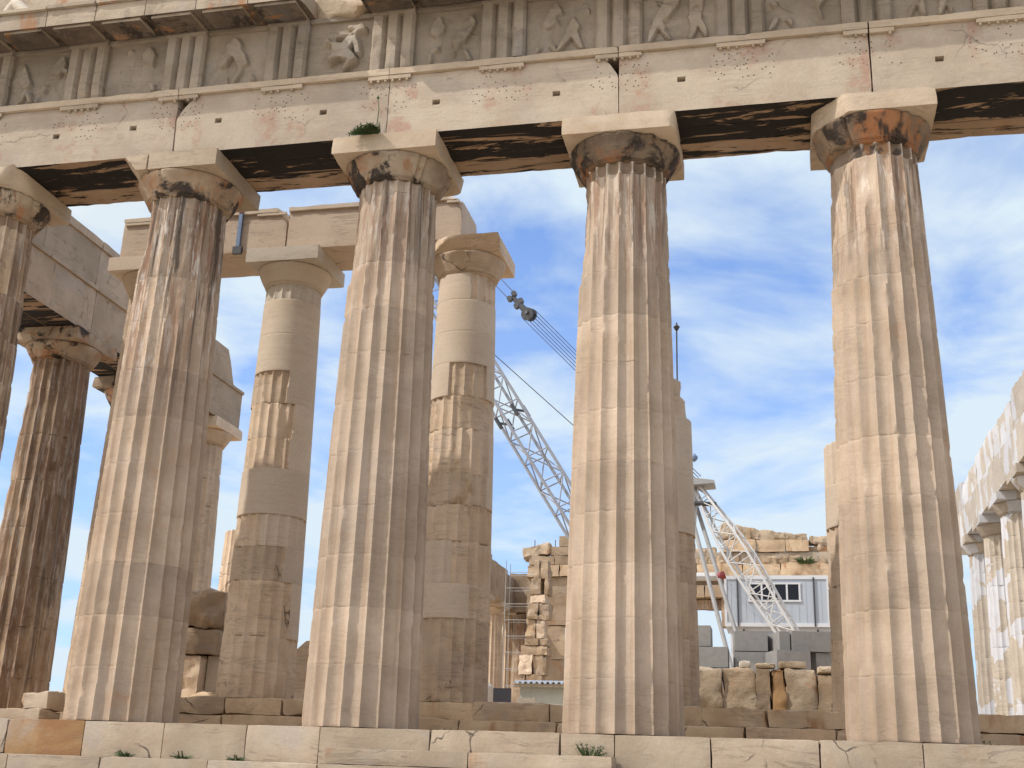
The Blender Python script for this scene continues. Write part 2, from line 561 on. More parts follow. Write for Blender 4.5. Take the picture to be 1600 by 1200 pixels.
CA, CB_ = (.475, .37, .272), (.37, .28, .196)
m_col = marble('weathered_marble', CA, CB_, rust_lo=.62, rust_amt=.55, rust=(.36, .215, .12), streak=.62, streak_z=(7.3, 10.0), edge=.15, vein=.22, grey=.18, var=.14, world=True)
m_colh = marble('heavily_streaked_marble', (.47, .36, .258), (.36, .265, .18), rust_lo=.58, rust_amt=.55, rust=(.36, .20, .105), streak=.85, streak_z=(5.0, 9.2), edge=.15, vein=.22, grey=.18, var=.14, world=True)
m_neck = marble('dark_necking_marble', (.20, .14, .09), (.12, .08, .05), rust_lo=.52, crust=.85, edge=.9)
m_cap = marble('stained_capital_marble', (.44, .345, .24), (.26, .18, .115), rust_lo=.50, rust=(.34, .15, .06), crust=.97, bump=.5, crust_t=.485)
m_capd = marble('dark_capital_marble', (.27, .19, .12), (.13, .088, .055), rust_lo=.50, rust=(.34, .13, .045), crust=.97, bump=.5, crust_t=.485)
m_aba = marble('abacus_marble', (.50, .395, .28), (.41, .315, .215), rust_lo=.62)
m_arch = marble('architrave_marble', (.475, .39, .29), (.395, .315, .23), rust_lo=.63, rust=(.40, .21, .13), dots=True, vein=.16, grey=.3, var=.08, crack=.4)
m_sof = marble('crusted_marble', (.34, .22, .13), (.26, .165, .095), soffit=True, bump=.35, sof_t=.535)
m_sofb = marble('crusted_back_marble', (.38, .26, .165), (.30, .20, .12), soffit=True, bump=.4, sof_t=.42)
m_sof2 = marble('shade_toned_cornice_marble', (.12, .09, .065), (.075, .055, .04), rust_lo=.6, crust=.95, bump=.5)  # near-black tone puts the shade under the cornice into the colour
m_frz = marble('frieze_marble', (.35, .285, .21), (.255, .205, .145), rust_lo=.62, grey=.5, bump=.6, var=.12, crack=.5)
m_geis = marble('cornice_marble', (.42, .34, .245), (.32, .25, .175), rust_lo=.62, grey=.5, bump=.6, crust=.25)
m_dark = marble('brown_patina_and_shade_marble', (.56, .41, .26), (.42, .285, .17), rust_lo=.50, rust=(.20, .105, .055), brown=.55, streak=.5, edge=.3)
m_flk = marble('inner_flank_marble', (.52, .40, .285), (.42, .32, .22), rust_lo=.62, grey=.4, vein=.5, crack=.5, bump=.5)
m_pro = marble('old_porch_marble', (.66, .51, .36), (.54, .40, .265), rust_lo=.58, rust=(.40, .25, .125), edge=.3, crack=.8)
m_newb = marble('mended_beam_marble', (.60, .48, .36), (.54, .42, .31), rust_amt=.4, vein=.5, grey=.3, var=.05, bump=.3, crack=.9)
m_new = marble('new_marble', (.62, .51, .385), (.575, .465, .345), rust_amt=0, vein=.15, grey=.15, var=.05, bump=.1)
m_new2 = marble('pale_new_marble', (.60, .53, .43), (.54, .47, .37), rust_amt=0, vein=.2, grey=.2, var=.06, bump=.12)
m_step = marble('step_marble', (.475, .385, .28), (.38, .295, .205), rust_lo=.60, grey=.5, vein=.6, crack=.85)
m_pstep = marble('porch_step_marble', (.63, .47, .30), (.49, .35, .215), rust_lo=.60, grey=.3, crust=.2, crack=.9)
m_rub = marble('rough_limestone', (.50, .395, .27), (.39, .29, .185), rust_lo=.55, rust=(.42, .20, .08), bump=.9, vein=.2, crack=.8)
m_wall = marble('ruin_wall_marble', (.42, .31, .20), (.31, .22, .135), rust_lo=.58, bump=.8, crack=.9)
m_north = marble('patched_marble', (.47, .41, .33), (.40, .345, .27), rust_amt=.2, patch=.60, grey=.2)
m_north2 = marble('patched_beam_marble', (.47, .42, .35), (.42, .37, .30), rust_amt=.1, patch=.47, grey=.2)
m_ochre = marble('ochre_stained_marble', (.36, .215, .095), (.25, .145, .06), rust_lo=.46, rust=(.24, .115, .045), grey=.5, crack=.5)
m_conc = plain('grey_concrete', (.26, .25, .23), .9, var=.2, bump=.2)
m_leg = plain('grey_crane_leg_paint', (.33, .325, .31), .5, var=.2)
m_white = plain('white_crane_paint', (.60, .595, .57), .45, var=.15)
m_grey = plain('grey_boom_paint', (.30, .31, .335), .5, var=.2)
m_steel = plain('dark_steel', (.09, .09, .095), .5, .6)
m_cable = plain('steel_cable', (.13, .17, .30), .5, .3)
m_red = plain('red_paint', (.30, .05, .05), .5)
m_blue = plain('blue_grey_steel', (.16, .22, .33), .45, .3)
m_cabin = plain('white_cabin_panel', (.43, .475, .52), .5, var=.06)
m_frame = plain('white_window_frame', (.64, .655, .665), .4, var=.05)
m_shed = plain('pale_green_panel', (.52, .55, .49), .7, var=.15)
m_tin = plain('corrugated_tin', (.62, .66, .70), .4, .4, var=.2)
m_tarp = plain('dark_tarpaulin', (.035, .035, .045), .8)
m_wood = plain('chair_wood', (.42, .36, .27), .6)
m_seat = plain('red_brown_seat', (.16, .06, .04), .7)
m_dry = plain('dry_twig', (.20, .15, .07), .9)
m_flower = plain('yellow_flower', (.55, .42, .06), .8)
s_ = NT('dark_window_glass'); s_.b.inputs['Base Color'].default_value = (.02, .025, .035, 1); s_.b.inputs['Roughness'].default_value = .08
m_glass = s_.m
s_ = NT('leaf_green'); _r, _v, _k = s_.coords()
s_.l(s_.mix(s_.noise(_v, 14, 3), (.03, .06, .016), (.085, .13, .04)), s_.b.inputs['Base Color']); s_.b.inputs['Roughness'].default_value = .7
m_leaf = s_.m
s_ = NT('bare_limestone_ground'); _r, _v, _k = s_.coords()
c_ = s_.mix(s_.noise(_v, .35, 9, .65), (.44, .38, .30), (.56, .49, .40))
c_ = s_.mix(s_.ramp(s_.noise(_v, .06, 6), .55, .7, 0, .6), c_, (.16, .17, .08))
s_.l(c_, s_.b.inputs['Base Color']); s_.b.inputs['Roughness'].default_value = .95
s_.bump(s_.noise(_v, 2.2, 9, .65), .6, .1)
m_ground = s_.m

# ------------------------------------------------------------------ setting
S = 4.293
CX = {i: (i - 2.5) * S for i in range(6)}          # front columns, 0..5
CX[-1] = -14.41
YA = .885                                          # half thickness of the architrave
ZC, ZN, ZE = 10.43, 9.62, 10.08                    # top of capital, neck, underside of abacus

g = MB()
gx = np.concatenate([[-3000, -600, -150], np.linspace(-60, 60, 61), [150, 600, 3000]])
gy = np.concatenate([[-3000, -600, -150], np.linspace(-60, 120, 91), [220, 700, 3000]])
GX, GY = np.meshgrid(gx, gy, indexing='ij')
GZ = -2.05 + .35 * fbm(np.stack([GX * .12, GY * .12, GX * 0], -1), 3, 4)
far_ = np.maximum(np.abs(GX), np.abs(GY - 30)) > 95
GZ = np.where(far_, -6.0, GZ)
nx_, ny_ = len(gx), len(gy)
g.add(np.stack([GX, GY, GZ], -1).reshape(-1, 3),
      [(i * ny_ + j, (i + 1) * ny_ + j, (i + 1) * ny_ + j + 1, i * ny_ + j + 1) for i in range(nx_ - 1) for j in range(ny_ - 1)])
struct(g.build('ground', m_ground))
g = MB(); g.box((-16.4, -.6, -1.9), (16.4, 68, -.012)); struct(g.build('temple_floor', m_pstep))
g = MB(); g.box((-10.6, 4.7, -.01), (10.6, 64, .66)); struct(g.build('cella_floor', m_pstep))

# ------------------------------------------------------------------ temple steps
random.seed(5)


def course(name, label, xs, y0, y1, z0, z1, mats, seed=0, labels=None, rad=.018, chip=.03, lump=0.0, res=.14, cuts=None):
    t = thing(name, label, 'stone step', ((xs[0] + xs[-1]) / 2, (y0 + y1) / 2, z0))
    ox, oy = t.location.x, t.location.y
    for q in range(len(xs) - 1):
        mb = MB()
        jig = random.uniform(-.006, .006)
        cc = (cuts or {}).get(q, ())
        block(mb, (xs[q] + .002 - ox, y0 + jig - oy, 0), (xs[q + 1] - .002 - ox, y1 - oy, z1 - z0 + random.uniform(-.004, .004)),
              res, rad, chip, .004, seed + q, cc, lump=lump)
        o = mb.build('step_block', (mats or {}).get(q, m_step), t)
        if labels and q in labels:
            o['label'] = labels[q]
    return t


course('stylobate_step', 'top marble step of the temple carrying the front row of columns', [-15.4, -13.2, -11.1, -9.4, -7.87, -6.47, -5.06, -3.64, -2.42, -.65, 1.35, 2.16, 3.55, 5.07, 6.46, 8.4, 10.5, 12.6, 15.4],
       -1.07, .2, -.57, -.012, {4: m_ochre}, 100, {4: 'ochre stained block in the top step'}, chip=.05)
course('second_step', 'worn marble step just below the top step along the bottom edge', [-15.9, -13.5, -11.5, -9.6, -7.3, -5.7, -3.9, -2.15, -.3, 1.6, 3.4, 5.4, 7.4, 9.6, 12, 15.9],
       -1.77, -1.075, -1.12, -.565, None, 140, chip=.05)
course('lowest_step', 'lowest of the three great front steps, below the frame', [-16.4, -12.5, -8.4, -4.2, 0, 4.2, 8.4, 12.6, 16.4], -2.48, -1.775, -1.7, -1.115, None, 160)
course('half_step', 'low inserted marble half step resting against the top step at the middle', [-2.1, .1, 2.2], -1.62, -1.085, -.563, -.335, None, 170)
course('lower_porch_step', 'lower grey worn step behind the front columns leading to the inner porch', [-11.5, -9.2, -7.6, -6.4, -4.6, -3.2, -1.5, .4, 2.3, 3.9, 5.5, 7.3, 9.2, 11.5],
       3.72, 4.6, -.011, .345, {i: m_pstep for i in range(13)}, 180, chip=.16, lump=.03)
course('upper_porch_step', 'upper cracked step directly under the inner porch columns', [-11.2, -9.6, -8.0, -6.55, -5.3, -3.4, -1.3, .2, 1.7, 3.1, 4.3, 6.0, 7.9, 9.5, 11.2],
       4.10, 5.9, .35, .70, {i: m_pstep for i in range(14)}, 200, chip=.18, lump=.035)

# ------------------------------------------------------------------ front columns


def Rfront(z):
    t = z / ZN
    return .9525 - .212 * t + .018 * math.sin(math.pi * t)


ECH = [(.752, 0), (.775, .015), (.765, .03), (.788, .04), (.778, .055), (.800, .065), (.812, .09), (.858, .16), (.908, .245), (.952, .325), (.985, .39), (1.0, .425), (.995, .447), (.96, .46)]


def front_column(i, label, spots=(), acuts=(), split=None, mat=None, cap=None, seed=0):
    t = thing('fluted_column', label, 'column', (CX[i], 0, 0), 'columns of the front row')
    m = mat or m_col
    random.seed(900 + i)
    zs = [0]
    while zs[-1] < ZN - 1.2:
        zs.append(zs[-1] + random.uniform(.80, .96))
    zs[-1] = 9.40
    zs.append(ZN)
    for q in range(len(zs) - 1):
        mb = MB()
        sp = [s for s in spots if zs[q] - s[3] * 1.6 < s[1] < zs[q + 1] + s[3] * 1.6]
        drum(mb, zs[q], zs[q + 1], Rfront, seed=seed * 40, jseed=q, spots=sp, arris=(.05 if i == 4 else .036) if zs[q] < 6.5 else .06, big=.008 if zs[q] < 6.5 else .035, joint=.014, gap=.0010, dz=.07)
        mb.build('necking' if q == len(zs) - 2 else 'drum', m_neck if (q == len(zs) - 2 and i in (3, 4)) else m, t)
    mb = MB()
    lathe(mb, [(a, ZN + b * 1.0) for a, b in ECH], 120, seed + 3, chip=.10, fine=.012, notch=.06)
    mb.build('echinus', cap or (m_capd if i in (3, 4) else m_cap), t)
    if split is None:
        mb = MB(); block(mb, (-1, -1, ZE), (1, 1, ZC - .003), .1, .012, .05, .004, seed + 7, acuts)
        mb.build('abacus', m_aba, t)
    else:
        mb = MB(); block(mb, (-1.02, -1, ZE), (split - .012, 1, ZC - .003), .08, .03, .12, .008, seed + 7, acuts)
        o = mb.build('abacus_fragment', m_aba, t); o['label'] = 'cracked off left piece of the abacus'
        mb = MB(); block(mb, (split + .012, -1.0, ZE), (1, 1, ZC - .003), .1, .012, .03, .004, seed + 8)
        mb.build('abacus', m_aba, t)
    return t


front_column(-1, 'fluted corner column at the far left end of the front row', mat=m_dark, seed=11)
front_column(0, 'brown stained front column cut off by the left edge of the photo', mat=m_dark, seed=1,
             acuts=[((-.7, -.7, 0), (-1, -1, 0)), ((.95, -.4, 10.1), (.8, -.4, -.5))])
front_column(1, 'front column with split abacus and brown and black streaks near its top', split=-.42, seed=2, mat=m_colh,
             acuts=[((-.75, -1, 10.2), (-.7, -.2, -.7))], spots=[(-150, 9.0, 25, .7, .05), (-60, 8.3, 18, 1.2, .03)])
front_column(2, 'front column standing under the green tuft with whitish flaking upper flutes', seed=3,
             spots=[(-140, 8.7, 30, .9, .06), (-105, 8.6, 14, .6, .04)], acuts=[((.95, .9, 10.1), (1, 1, -.6))])
front_column(3, 'front column with orange stained capital and nearly whole abacus right of the crane boom', seed=4,
             spots=[(-165, 8.6, 26, 1.0, .07), (-120, 8.9, 12, .5, .04)], acuts=[((.92, -1, 10.2), (.8, -.6, -.25))])
front_column(4, 'rightmost front column with a broken abacus corner and battered upper flutes', seed=5,
             spots=[(-150, 8.6, 34, 1.3, .09), (-110, 9.0, 16, .5, .06), (-95, 7.5, 9, .5, .05)],
             acuts=[((-.45, -.98, 10.2), (-.75, -.65, -.12))])
front_column(5, 'front column beyond the right edge of the photo', seed=6)

# ------------------------------------------------------------------ front architrave
NICK = {-1: 'the corner column', 0: 'the left edge column', 1: 'the split abacus column',
        2: 'the tufted column', 3: 'the orange capital column', 4: 'the broken abacus column', 5: 'the out of frame column'}
ZT0, ZT1 = 11.68, 11.82                            # taenia
HOLES = {(-1): (), 0: ((-9.02, 11.05), (-7.35, 11.08)), 1: ((-5.55, 11.08), (-3.42, 11.05)), 2: ((-1.22, 11.05), (1.02, 11.0)), 3: ((3.25, 11.06),), 4: ((7.55, 11.0),)}
for i in range(-1, 5):
    x0, x1 = CX[i], CX[i + 1]
    t = thing('architrave_block', 'marble architrave beam from %s to %s' % (NICK[i], NICK[i + 1]), 'beam', (x0, 0, ZC), 'front architrave beams')
    if i == -1:
        x0, t.location.x = -15.3, -15.3
        t.location.x = CX[0] - 2 * 2.1465; x0 = -15.3
    ox = t.location.x
    ga, gb = [.009 if q_ == 4 else .002 for q_ in (i, i + 1)]
    a, b = x0 - ox + ga, x1 - ox - gb
    random.seed(70 + i)
    hl = []
    for (hx, hz) in HOLES[i]:
        hl.append((hx - ox - .065, hx - ox + .065, hz - ZC - .045, hz - ZC + .045, .14))
    cuts = []
    if i == 2:
        cuts.append(((b - .30, -YA, 1.22), (.80, -.1, .60)))
    if i == 1:
        cuts.append(((a + .36, -YA, 1.22), (-.74, -.05, .66)))
    if i == 0:
        cuts.append(((b - .04, -YA, .9), (.9, -.5, .05)))
    mb = MB(); block(mb, (a, -YA, 0), (b, -.31, ZT0 - ZC), .12, .01, .035, .004, 300 + i, cuts, hl, soff=1)
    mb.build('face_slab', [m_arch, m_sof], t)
    for nm, ya, yb in (('middle_slab', -.295, .29), ('back_slab', .305, YA)):
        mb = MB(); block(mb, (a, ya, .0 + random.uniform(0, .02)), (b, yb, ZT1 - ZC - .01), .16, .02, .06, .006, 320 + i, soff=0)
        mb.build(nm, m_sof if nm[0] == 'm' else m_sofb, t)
    mb = MB(); block(mb, (a, -YA - .075, ZT0 - ZC + .002), (b, -.31, ZT1 - ZC), .12, .008, .05, .004, 340 + i)
    mb.build('taenia', m_aba, t)
    for j in range(-1, 3):
        xc = CX[i] - ox + j * S / 2
        p, q = max(xc - .42, a), min(xc + .42, b)
        if q - p < .1:
            continue
        mb = MB(); block(mb, (p, -YA - .065, ZT0 - ZC - .085), (q, -YA - .003, ZT0 - ZC - .001), .08, .006, .03, .003, 360 + i * 5 + j)
        r_ = mb.build('regula', m_aba, t)
        for k in range(6):
            mb = MB()
            gx_ = xc - .42 + .07 + k * .14
            if p + .03 < gx_ < q - .03 and random.random() > .18:
                lathe(mb, [(.030, ZT0 - ZC - .125), (.024, ZT0 - ZC - .086)], 10, k, xy=(gx_, -YA - .036))
            if mb.n:
                mb.build('gutta', m_aba, r_)

# ------------------------------------------------------------------ frieze: triglyphs and metopes
ZF0, ZF1 = ZT1 + .002, 13.15


def where(j):
    if j % 2 == 0 and j // 2 in NICK:
        return 'directly above ' + NICK[j // 2]
    a, b = (j - 1) // 2, (j + 1) // 2
    return 'between %s and %s' % (NICK.get(a, 'the far end'), NICK.get(b, 'the far end'))


for j in range(-1, 11):
    xc = CX[0] + j * S / 2
    mb = MB()
    prof = [(-.4225, .06), (-.375, 0), (-.215, 0), (-.148, .105), (-.08, 0), (.08, 0), (.148, .105), (.215, 0), (.375, 0), (.4225, .06)]
    px, pd = [p[0] for p in prof], [p[1] for p in prof]
    xs = np.unique(np.concatenate([np.linspace(-.4225, .4225, 40), px]))
    H = ZF1 - ZF0
    zs = np.linspace(0, H - .13, 16)
    XX, ZZ = np.meshgrid(xs, zs, indexing='ij')
    dd = np.interp(XX, px, pd)
    P = np.stack([XX + xc, dd, ZZ], -1)
    dd = dd + .05 * np.clip(fbm(P * 3.5, j + 50, 4) - .1, 0, 1) * 2 + .004 * fbm(P * 14, j, 3)
    n1_, n2_ = len(xs), len(zs)
    F = np.stack([XX, -.95 + dd, ZZ], -1).reshape(-1, 3)
    Bk = np.stack([XX, 0 * XX - .42, ZZ], -1).reshape(-1, 3)
    fs = [(a * n2_ + b, (a + 1) * n2_ + b, (a + 1) * n2_ + b + 1, a * n2_ + b + 1) for a in range(n1_ - 1) for b in range(n2_ - 1)]
    M_ = n1_ * n2_
    fs += [(b + 1, b, M_ + b, M_ + b + 1) for b in range(n2_ - 1)]
    e_ = (n1_ - 1) * n2_
    fs += [(e_ + b, e_ + b + 1, M_ + e_ + b + 1, M_ + e_ + b) for b in range(n2_ - 1)]
    mb.add(np.concatenate([F, Bk]), fs)
    block(mb, (-.4225, -.965, H - .13), (.4225, -.42, H), .1, .006, .05, .004, 400 + j)
    o = mb.build('triglyph', m_frz, None, (xc, 0, ZF0), angle=25)
    tag(o, 'three barred triglyph %s' % where(j), 'triglyph', 'triglyphs of the frieze')


def caps_height(U, V, caps):
    h = np.zeros_like(U)
    for (u0, v0, u1, v1, ra, rb, k) in caps:
        du, dv = u1 - u0, v1 - v0
        t = np.clip(((U - u0) * du + (V - v0) * dv) / (du * du + dv * dv + 1e-9), 0, 1)
        d2 = (U - u0 - t * du) ** 2 + (V - v0 - t * dv) ** 2
        r = ra + (rb - ra) * t
        h = np.maximum(h, np.sqrt(np.clip(r * r - d2, 0, None)) * k)
    return h


for j in range(-1, 10):
    xc = CX[0] + (j + .5) * S / 2
    wd, H = S / 2 - .845, ZF1 - ZF0
    rnd = random.Random(30 + j * 7)
    if j == 3:
        caps = [(.42, .62, .72, .50, .13, .16, .9), (.72, .50, .95, .30, .15, .10, .9), (.80, .62, 1.08, .98, .12, .10, .8), (1.08, .98, .85, 1.02, .10, .07, .7),
                (.40, .62, .28, .40, .10, .06, .8), (.62, .42, .45, .28, .09, .06, .8), (.95, .30, .80, .12, .09, .06, .8), (.42, .66, .34, .86, .09, .08, .8), (.98, .85, 1.05, .45, .09, .07, .8), (.60, .85, .95, .90, .06, .05, .7)]
    else:
        caps = []
        for f in range(2):
            bx = .38 + f * .5 + rnd.uniform(-.1, .1)
            k = rnd.uniform(.45, .85)
            lean = rnd.uniform(-.25, .25)
            caps += [(bx, .50, bx + lean, .88, .12, .14, k), (bx + lean, .98, bx + lean * 1.1, 1.02, .08, .08, k),
                     (bx, .5, bx - .16 + rnd.uniform(-.1, .1), .08, .09, .05, k), (bx, .5, bx + .18 + rnd.uniform(-.1, .1), .10, .09, .05, k),
                     (bx + lean, .82, bx + lean + rnd.uniform(-.35, .35), .62, .06, .05, k)]
    us, vs_ = np.linspace(.002, wd - .002, 72), np.linspace(0, H - .10, 64)
    U, V = np.meshgrid(us, vs_, indexing='ij')
    P = np.stack([U + j * 3.1, V, U * 0 + j], -1)
    Uw, Vw = U + .035 * fbm(P * 3, 2, 3), V + .035 * fbm(P * 3 + 9, 4, 3)
    h = caps_height(Uw, Vw, caps)
    broken = np.clip(fbm(P * 2.2, j + 77, 3) * 5 + (.9 if j == 3 else .45), .10, 1)
    h = np.minimum(h * broken * 3.4, (.19 if j == 3 else .10) * (1 + .5 * fbm(P * 4 + 2, j + 9, 3))) + .012 * fbm(P * 5, j, 4) + .03 * np.clip(fbm(P * 3.2 + 4, j + 5, 4) - .2, 0, 1)
    F = np.stack([U - wd / 2, -.80 - np.maximum(h, -.01), V], -1).reshape(-1, 3)
    a_, b_ = len(us), len(vs_)
    fs = [(a * b_ + b, (a + 1) * b_ + b, (a + 1) * b_ + b + 1, a * b_ + b + 1) for a in range(a_ - 1) for b in range(b_ - 1)]
    t = thing('metope', ('twisted figure metope right of the triglyph %s' if j == 3 else 'battered metope right of triglyph %s') % where(j),
              'metope', (xc, 0, ZF0), 'metopes of the frieze')
    mb = MB(); mb.add(F, fs); mb.build('relief', m_frz, t)
    mb = MB(); block(mb, (-wd / 2 + .003, -.775, .001), (wd / 2 - .003, -.44, H), .2, .006, .02, .003, 440 + j); mb.build('slab', m_frz, t)
    mb = MB(); block(mb, (-wd / 2 + .003, -.875, H - .10), (wd / 2 - .003, -.779, H - .001), .1, .006, .04, .003, 460 + j); mb.build('top_band', m_frz, t)

mb = MB()
block(mb, (-15.2, -.40, ZT1 + .002), (12.0, YA - .1, ZF1), .5, .02, .05, .01, 480)
tag(mb.build('frieze_backing', m_frz), 'rough backing wall behind the carved frieze panels', 'wall')

# ------------------------------------------------------------------ cornice
GW = S / 4
first = True
for k in range(-4, 21):
    xc = CX[0] + k * GW
    gap = 6.3 < (xc - CX[0]) < 8.6
    gl = k - 7
    if k in (7,):
        lab = 'broken stump of cornice, pale rock face where the front edge has fallen away'
    elif k < 7:
        lab = 'projecting cornice block with a mutule, number %s left of the broken stump' % ['one', 'two', 'three', 'four', 'five', 'six', 'seven', 'eight', 'nine', 'ten', 'eleven'][6 - k]
    else:
        lab = 'shadowed cornice block with a mutule, number %s right of the broken stump' % ['one', 'two', 'three', 'four', 'five', 'six', 'seven', 'eight', 'nine', 'ten', 'eleven', 'twelve', 'thirteen'][k - 8]
    t = thing('cornice_block', lab, 'cornice block', (xc, 0, ZF1), 'cornice blocks')
    mb = MB()
    hw = GW / 2 - .004
    if k == 7:
        block(mb, (-hw, -1.12, .002), (hw, .4, .5), .08, .05, .2, .03, 520, [((0, -1.0, .3), (.1, -1, .55)), ((0, -.98, .1), (-.3, -1, -.3))], lump=.06, lumpf=2.4)
        mb.build('broken_core', m_rub, t)
        continue
    cuts = []
    if k == 6:
        cuts = [((hw - .02, -1.5, .1), (1, -.35, -.1))]
    if k == 8:
        cuts = [((-hw + .02, -1.5, .1), (-1, -.35, -.1))]
    # body: bed 0..., soffit slopes down outwards; built as a block then sheared
    block(mb, (-hw, -1.66, .0), (hw, .4, .42), .12, .012, .03, .004, 500 + k, cuts, soff=1)
    V = mb.v[-1]
    V[:, 2] += np.where(V[:, 2] < .21, np.clip((-V[:, 1] - .95) * -.12, -.09, 0) + .004, 0)
    V[:, 2] += np.where(V[:, 2] >= .21, np.clip((-V[:, 1] - .4) * -.11, -.14, 0), 0)
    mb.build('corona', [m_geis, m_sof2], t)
    mb = MB(); block(mb, (-.42, -1.60, -.155), (.42, -1.0, -.07), .1, .008, .03, .004, 540 + k, cuts, soff=1)
    V = mb.v[-1]; V[:, 2] += (-V[:, 1] - 1.0) * -.06 + .062
    mb.build('mutule', [m_geis, m_sof2], t)
    mb = MB(); block(mb, (-hw, -1.73, .285), (hw, -1.3, .37), .12, .02, .05, .004, 560 + k, cuts); mb.build('crown_moulding', m_geis, t)

mb = MB(); block(mb, (-13.6, -.35, 13.6), (-3.2, .4, 15.2), .3, .02, .1, .01, 600)
tag(mb.build('pediment_wall', m_geis), 'shaded wall of the pediment just above the cornice at the top left', 'wall')
t = thing('sculpture_fragment', 'broken white marble legs of a sculpture lying on the cornice, top left corner', 'sculpture', (-9.9, -1.15, 13.53))
mb = MB()
for (pts, rr) in (([(-.75, .1, .1), (-.35, -.05, .52), (.05, -.12, .16), (.25, -.2, .06)], [.15, .13, .11, .07]), ([(-.7, .3, .12), (-.15, .2, .42), (.4, .12, .12), (.6, .05, .05)], [.16, .14, .11, .06])):
    P_ = []
    rs = []
    for a in range(len(pts) - 1):
        for f in range(6):
            tt = f / 6
            P_.append([pts[a][c] * (1 - tt) + pts[a + 1][c] * tt for c in range(3)]); rs.append(rr[a] * (1 - tt) + rr[a + 1] * tt)
    P_.append(pts[-1]); rs.append(rr[-1])
    mb.tube(P_, rs, 12)
mb.build('legs', m_new2, t)
mb = MB(); block(mb, (-.95, -.35, -.02), (.75, .5, .08), .1, .03, .08, .01, 610, lump=.03); mb.build('plinth', m_geis, t)

# ------------------------------------------------------------------ inner porch (pronaos) columns
PY, PZ = 5.03, .70


def Rp(z):
    t = (z) / 9.4
    return .825 - .185 * t + .012 * math.sin(math.pi * t)


def porch_column(x, label, drums, top=None, acuts=(), cap_mats=None, seed=0, ech=True):
    t = thing('porch_column', label, 'column', (x, PY, PZ), 'columns of the inner porch')
    for q, d in enumerate(drums):
        z0, z1, kind = d[0] - PZ, d[1] - PZ, d[2]
        mb = MB()
        kw = dict(seed=seed * 50, jseed=q)
        if kind == 'old':
            drum(mb, z0, z1, Rp, arris=.07, big=.07, joint=.10, depth=.07, spots=d[3] if len(d) > 3 else (), **kw)
        elif kind == 'new':
            drum(mb, z0, z1, Rp, old=(0, .01), gap=.003, **kw)
        elif kind == 'newfl':
            drum(mb, z0, z1, Rp, arris=.01, big=0, joint=.01, depth=.055, mi_old=1, gap=.003, **kw)
        elif kind == 'rough':
            drum(mb, z0, z1, Rp, arris=.1, big=.25, joint=.2, depth=.03, spots=d[3], **kw)
        else:                                   # a mended drum: old piece let into new marble
            drum(mb, z0, z1, Rp, arris=.08, big=.06, joint=.12, depth=.075, old=d[3], spots=d[4] if len(d) > 4 else (), flutes_new=(kind == 'mixfl'), **kw)
        o = mb.build('drum', [m_pro, m_new2 if kind == 'newfl' else m_new], t)
        if kind in ('new', 'newfl'):
            o['label'] = 'smooth new marble drum' if kind == 'new' else 'fluted new marble drum'
        elif kind in ('mix', 'mixfl'):
            o['label'] = 'old fluted piece let into a new smooth drum'
    if ech:
        zb = 10.0 - PZ
        mb = MB(); lathe(mb, [(a * .86, zb + b * 1.02) for a, b in ECH], 110, seed + 2, chip=.02 if seed == 1 else .08, fine=.004)
        mb.build('echinus', (cap_mats or (m_new, m_new2))[0], t)
        mb = MB(); block(mb, (-.89, -.89, 10.47 - PZ), (.89, .89, 10.818 - PZ), .09, .008, .03, .003, seed + 5, acuts)
        mb.build('abacus', (cap_mats or (m_new, m_new2))[1], t)
    return t


porch_column(-9.88, 'inner porch column mostly hidden behind the front column with the split abacus', [(.70, 2.4, 'old'), (2.4, 4.3, 'old'), (4.3, 6.4, 'old'), (6.4, 8.4, 'old'), (8.4, 10.0, 'old')], cap_mats=(m_pro, m_new), seed=7)
O1 = (-215, -48)
porch_column(-6.33, 'restored porch column left of the tuft column, whole square abacus and long smooth new drums',
             [(.70, 1.95, 'old'), (1.95, 3.12, 'mix', (-225, -22)), (3.12, 3.87, 'mix', (-215, -40)), (3.87, 4.56, 'mixfl', (-200, -85)), (4.56, 5.58, 'new'),
              (5.58, 6.28, 'mix', O1), (6.28, 7.09, 'mix', (-220, -44), [(-52, 6.28 - PZ, 14, .3, .06)]), (7.09, 7.85, 'mix', (-150, -60)), (7.85, 8.75, 'new'), (8.75, 9.61, 'new'), (9.61, 10.0, 'newfl')], seed=1)
porch_column(-2.09, 'restored porch column with chipped old capital between the tuft column and the crane boom',
             [(.70, 2.35, 'old'), (2.35, 3.05, 'mix', (-48, 10)), (3.05, 3.94, 'mixfl', (-80, 5)), (3.94, 4.70, 'old'), (4.70, 5.39, 'mix', (-215, -22)),
              (5.39, 6.37, 'mix', (-220, -18)), (6.37, 7.10, 'old', [(-40, 6.7 - PZ, 40, .5, .05)]), (7.10, 7.86, 'mix', (-101, -28)), (7.86, 8.6, 'new'), (8.6, 9.36, 'new'), (9.36, 10.0, 'mix', (-68, 30))],
             cap_mats=(m_pro, m_pro), seed=2, acuts=[((-.35, -.89, 10.6 - PZ), (-.55, -.8, .25)), ((.2, -.86, 10.78 - PZ), (.1, -.9, -.7))])
porch_column(2.2, 'unfinished porch column stump with a rough rocky top, half hidden behind the column with the orange capital',
             [(.70, 2.0, 'old'), (2.0, 3.1, 'old'), (3.1, 4.1, 'old'), (4.1, 5.3, 'new'), (5.3, 6.54, 'new'), (6.54, 7.0, 'rough', [(0, 6.8 - PZ, 60, .4, .08)]), (7.0, 7.38, 'rough', [(10, 7.2 - PZ, 60, .5, .16)])], seed=3, ech=False)
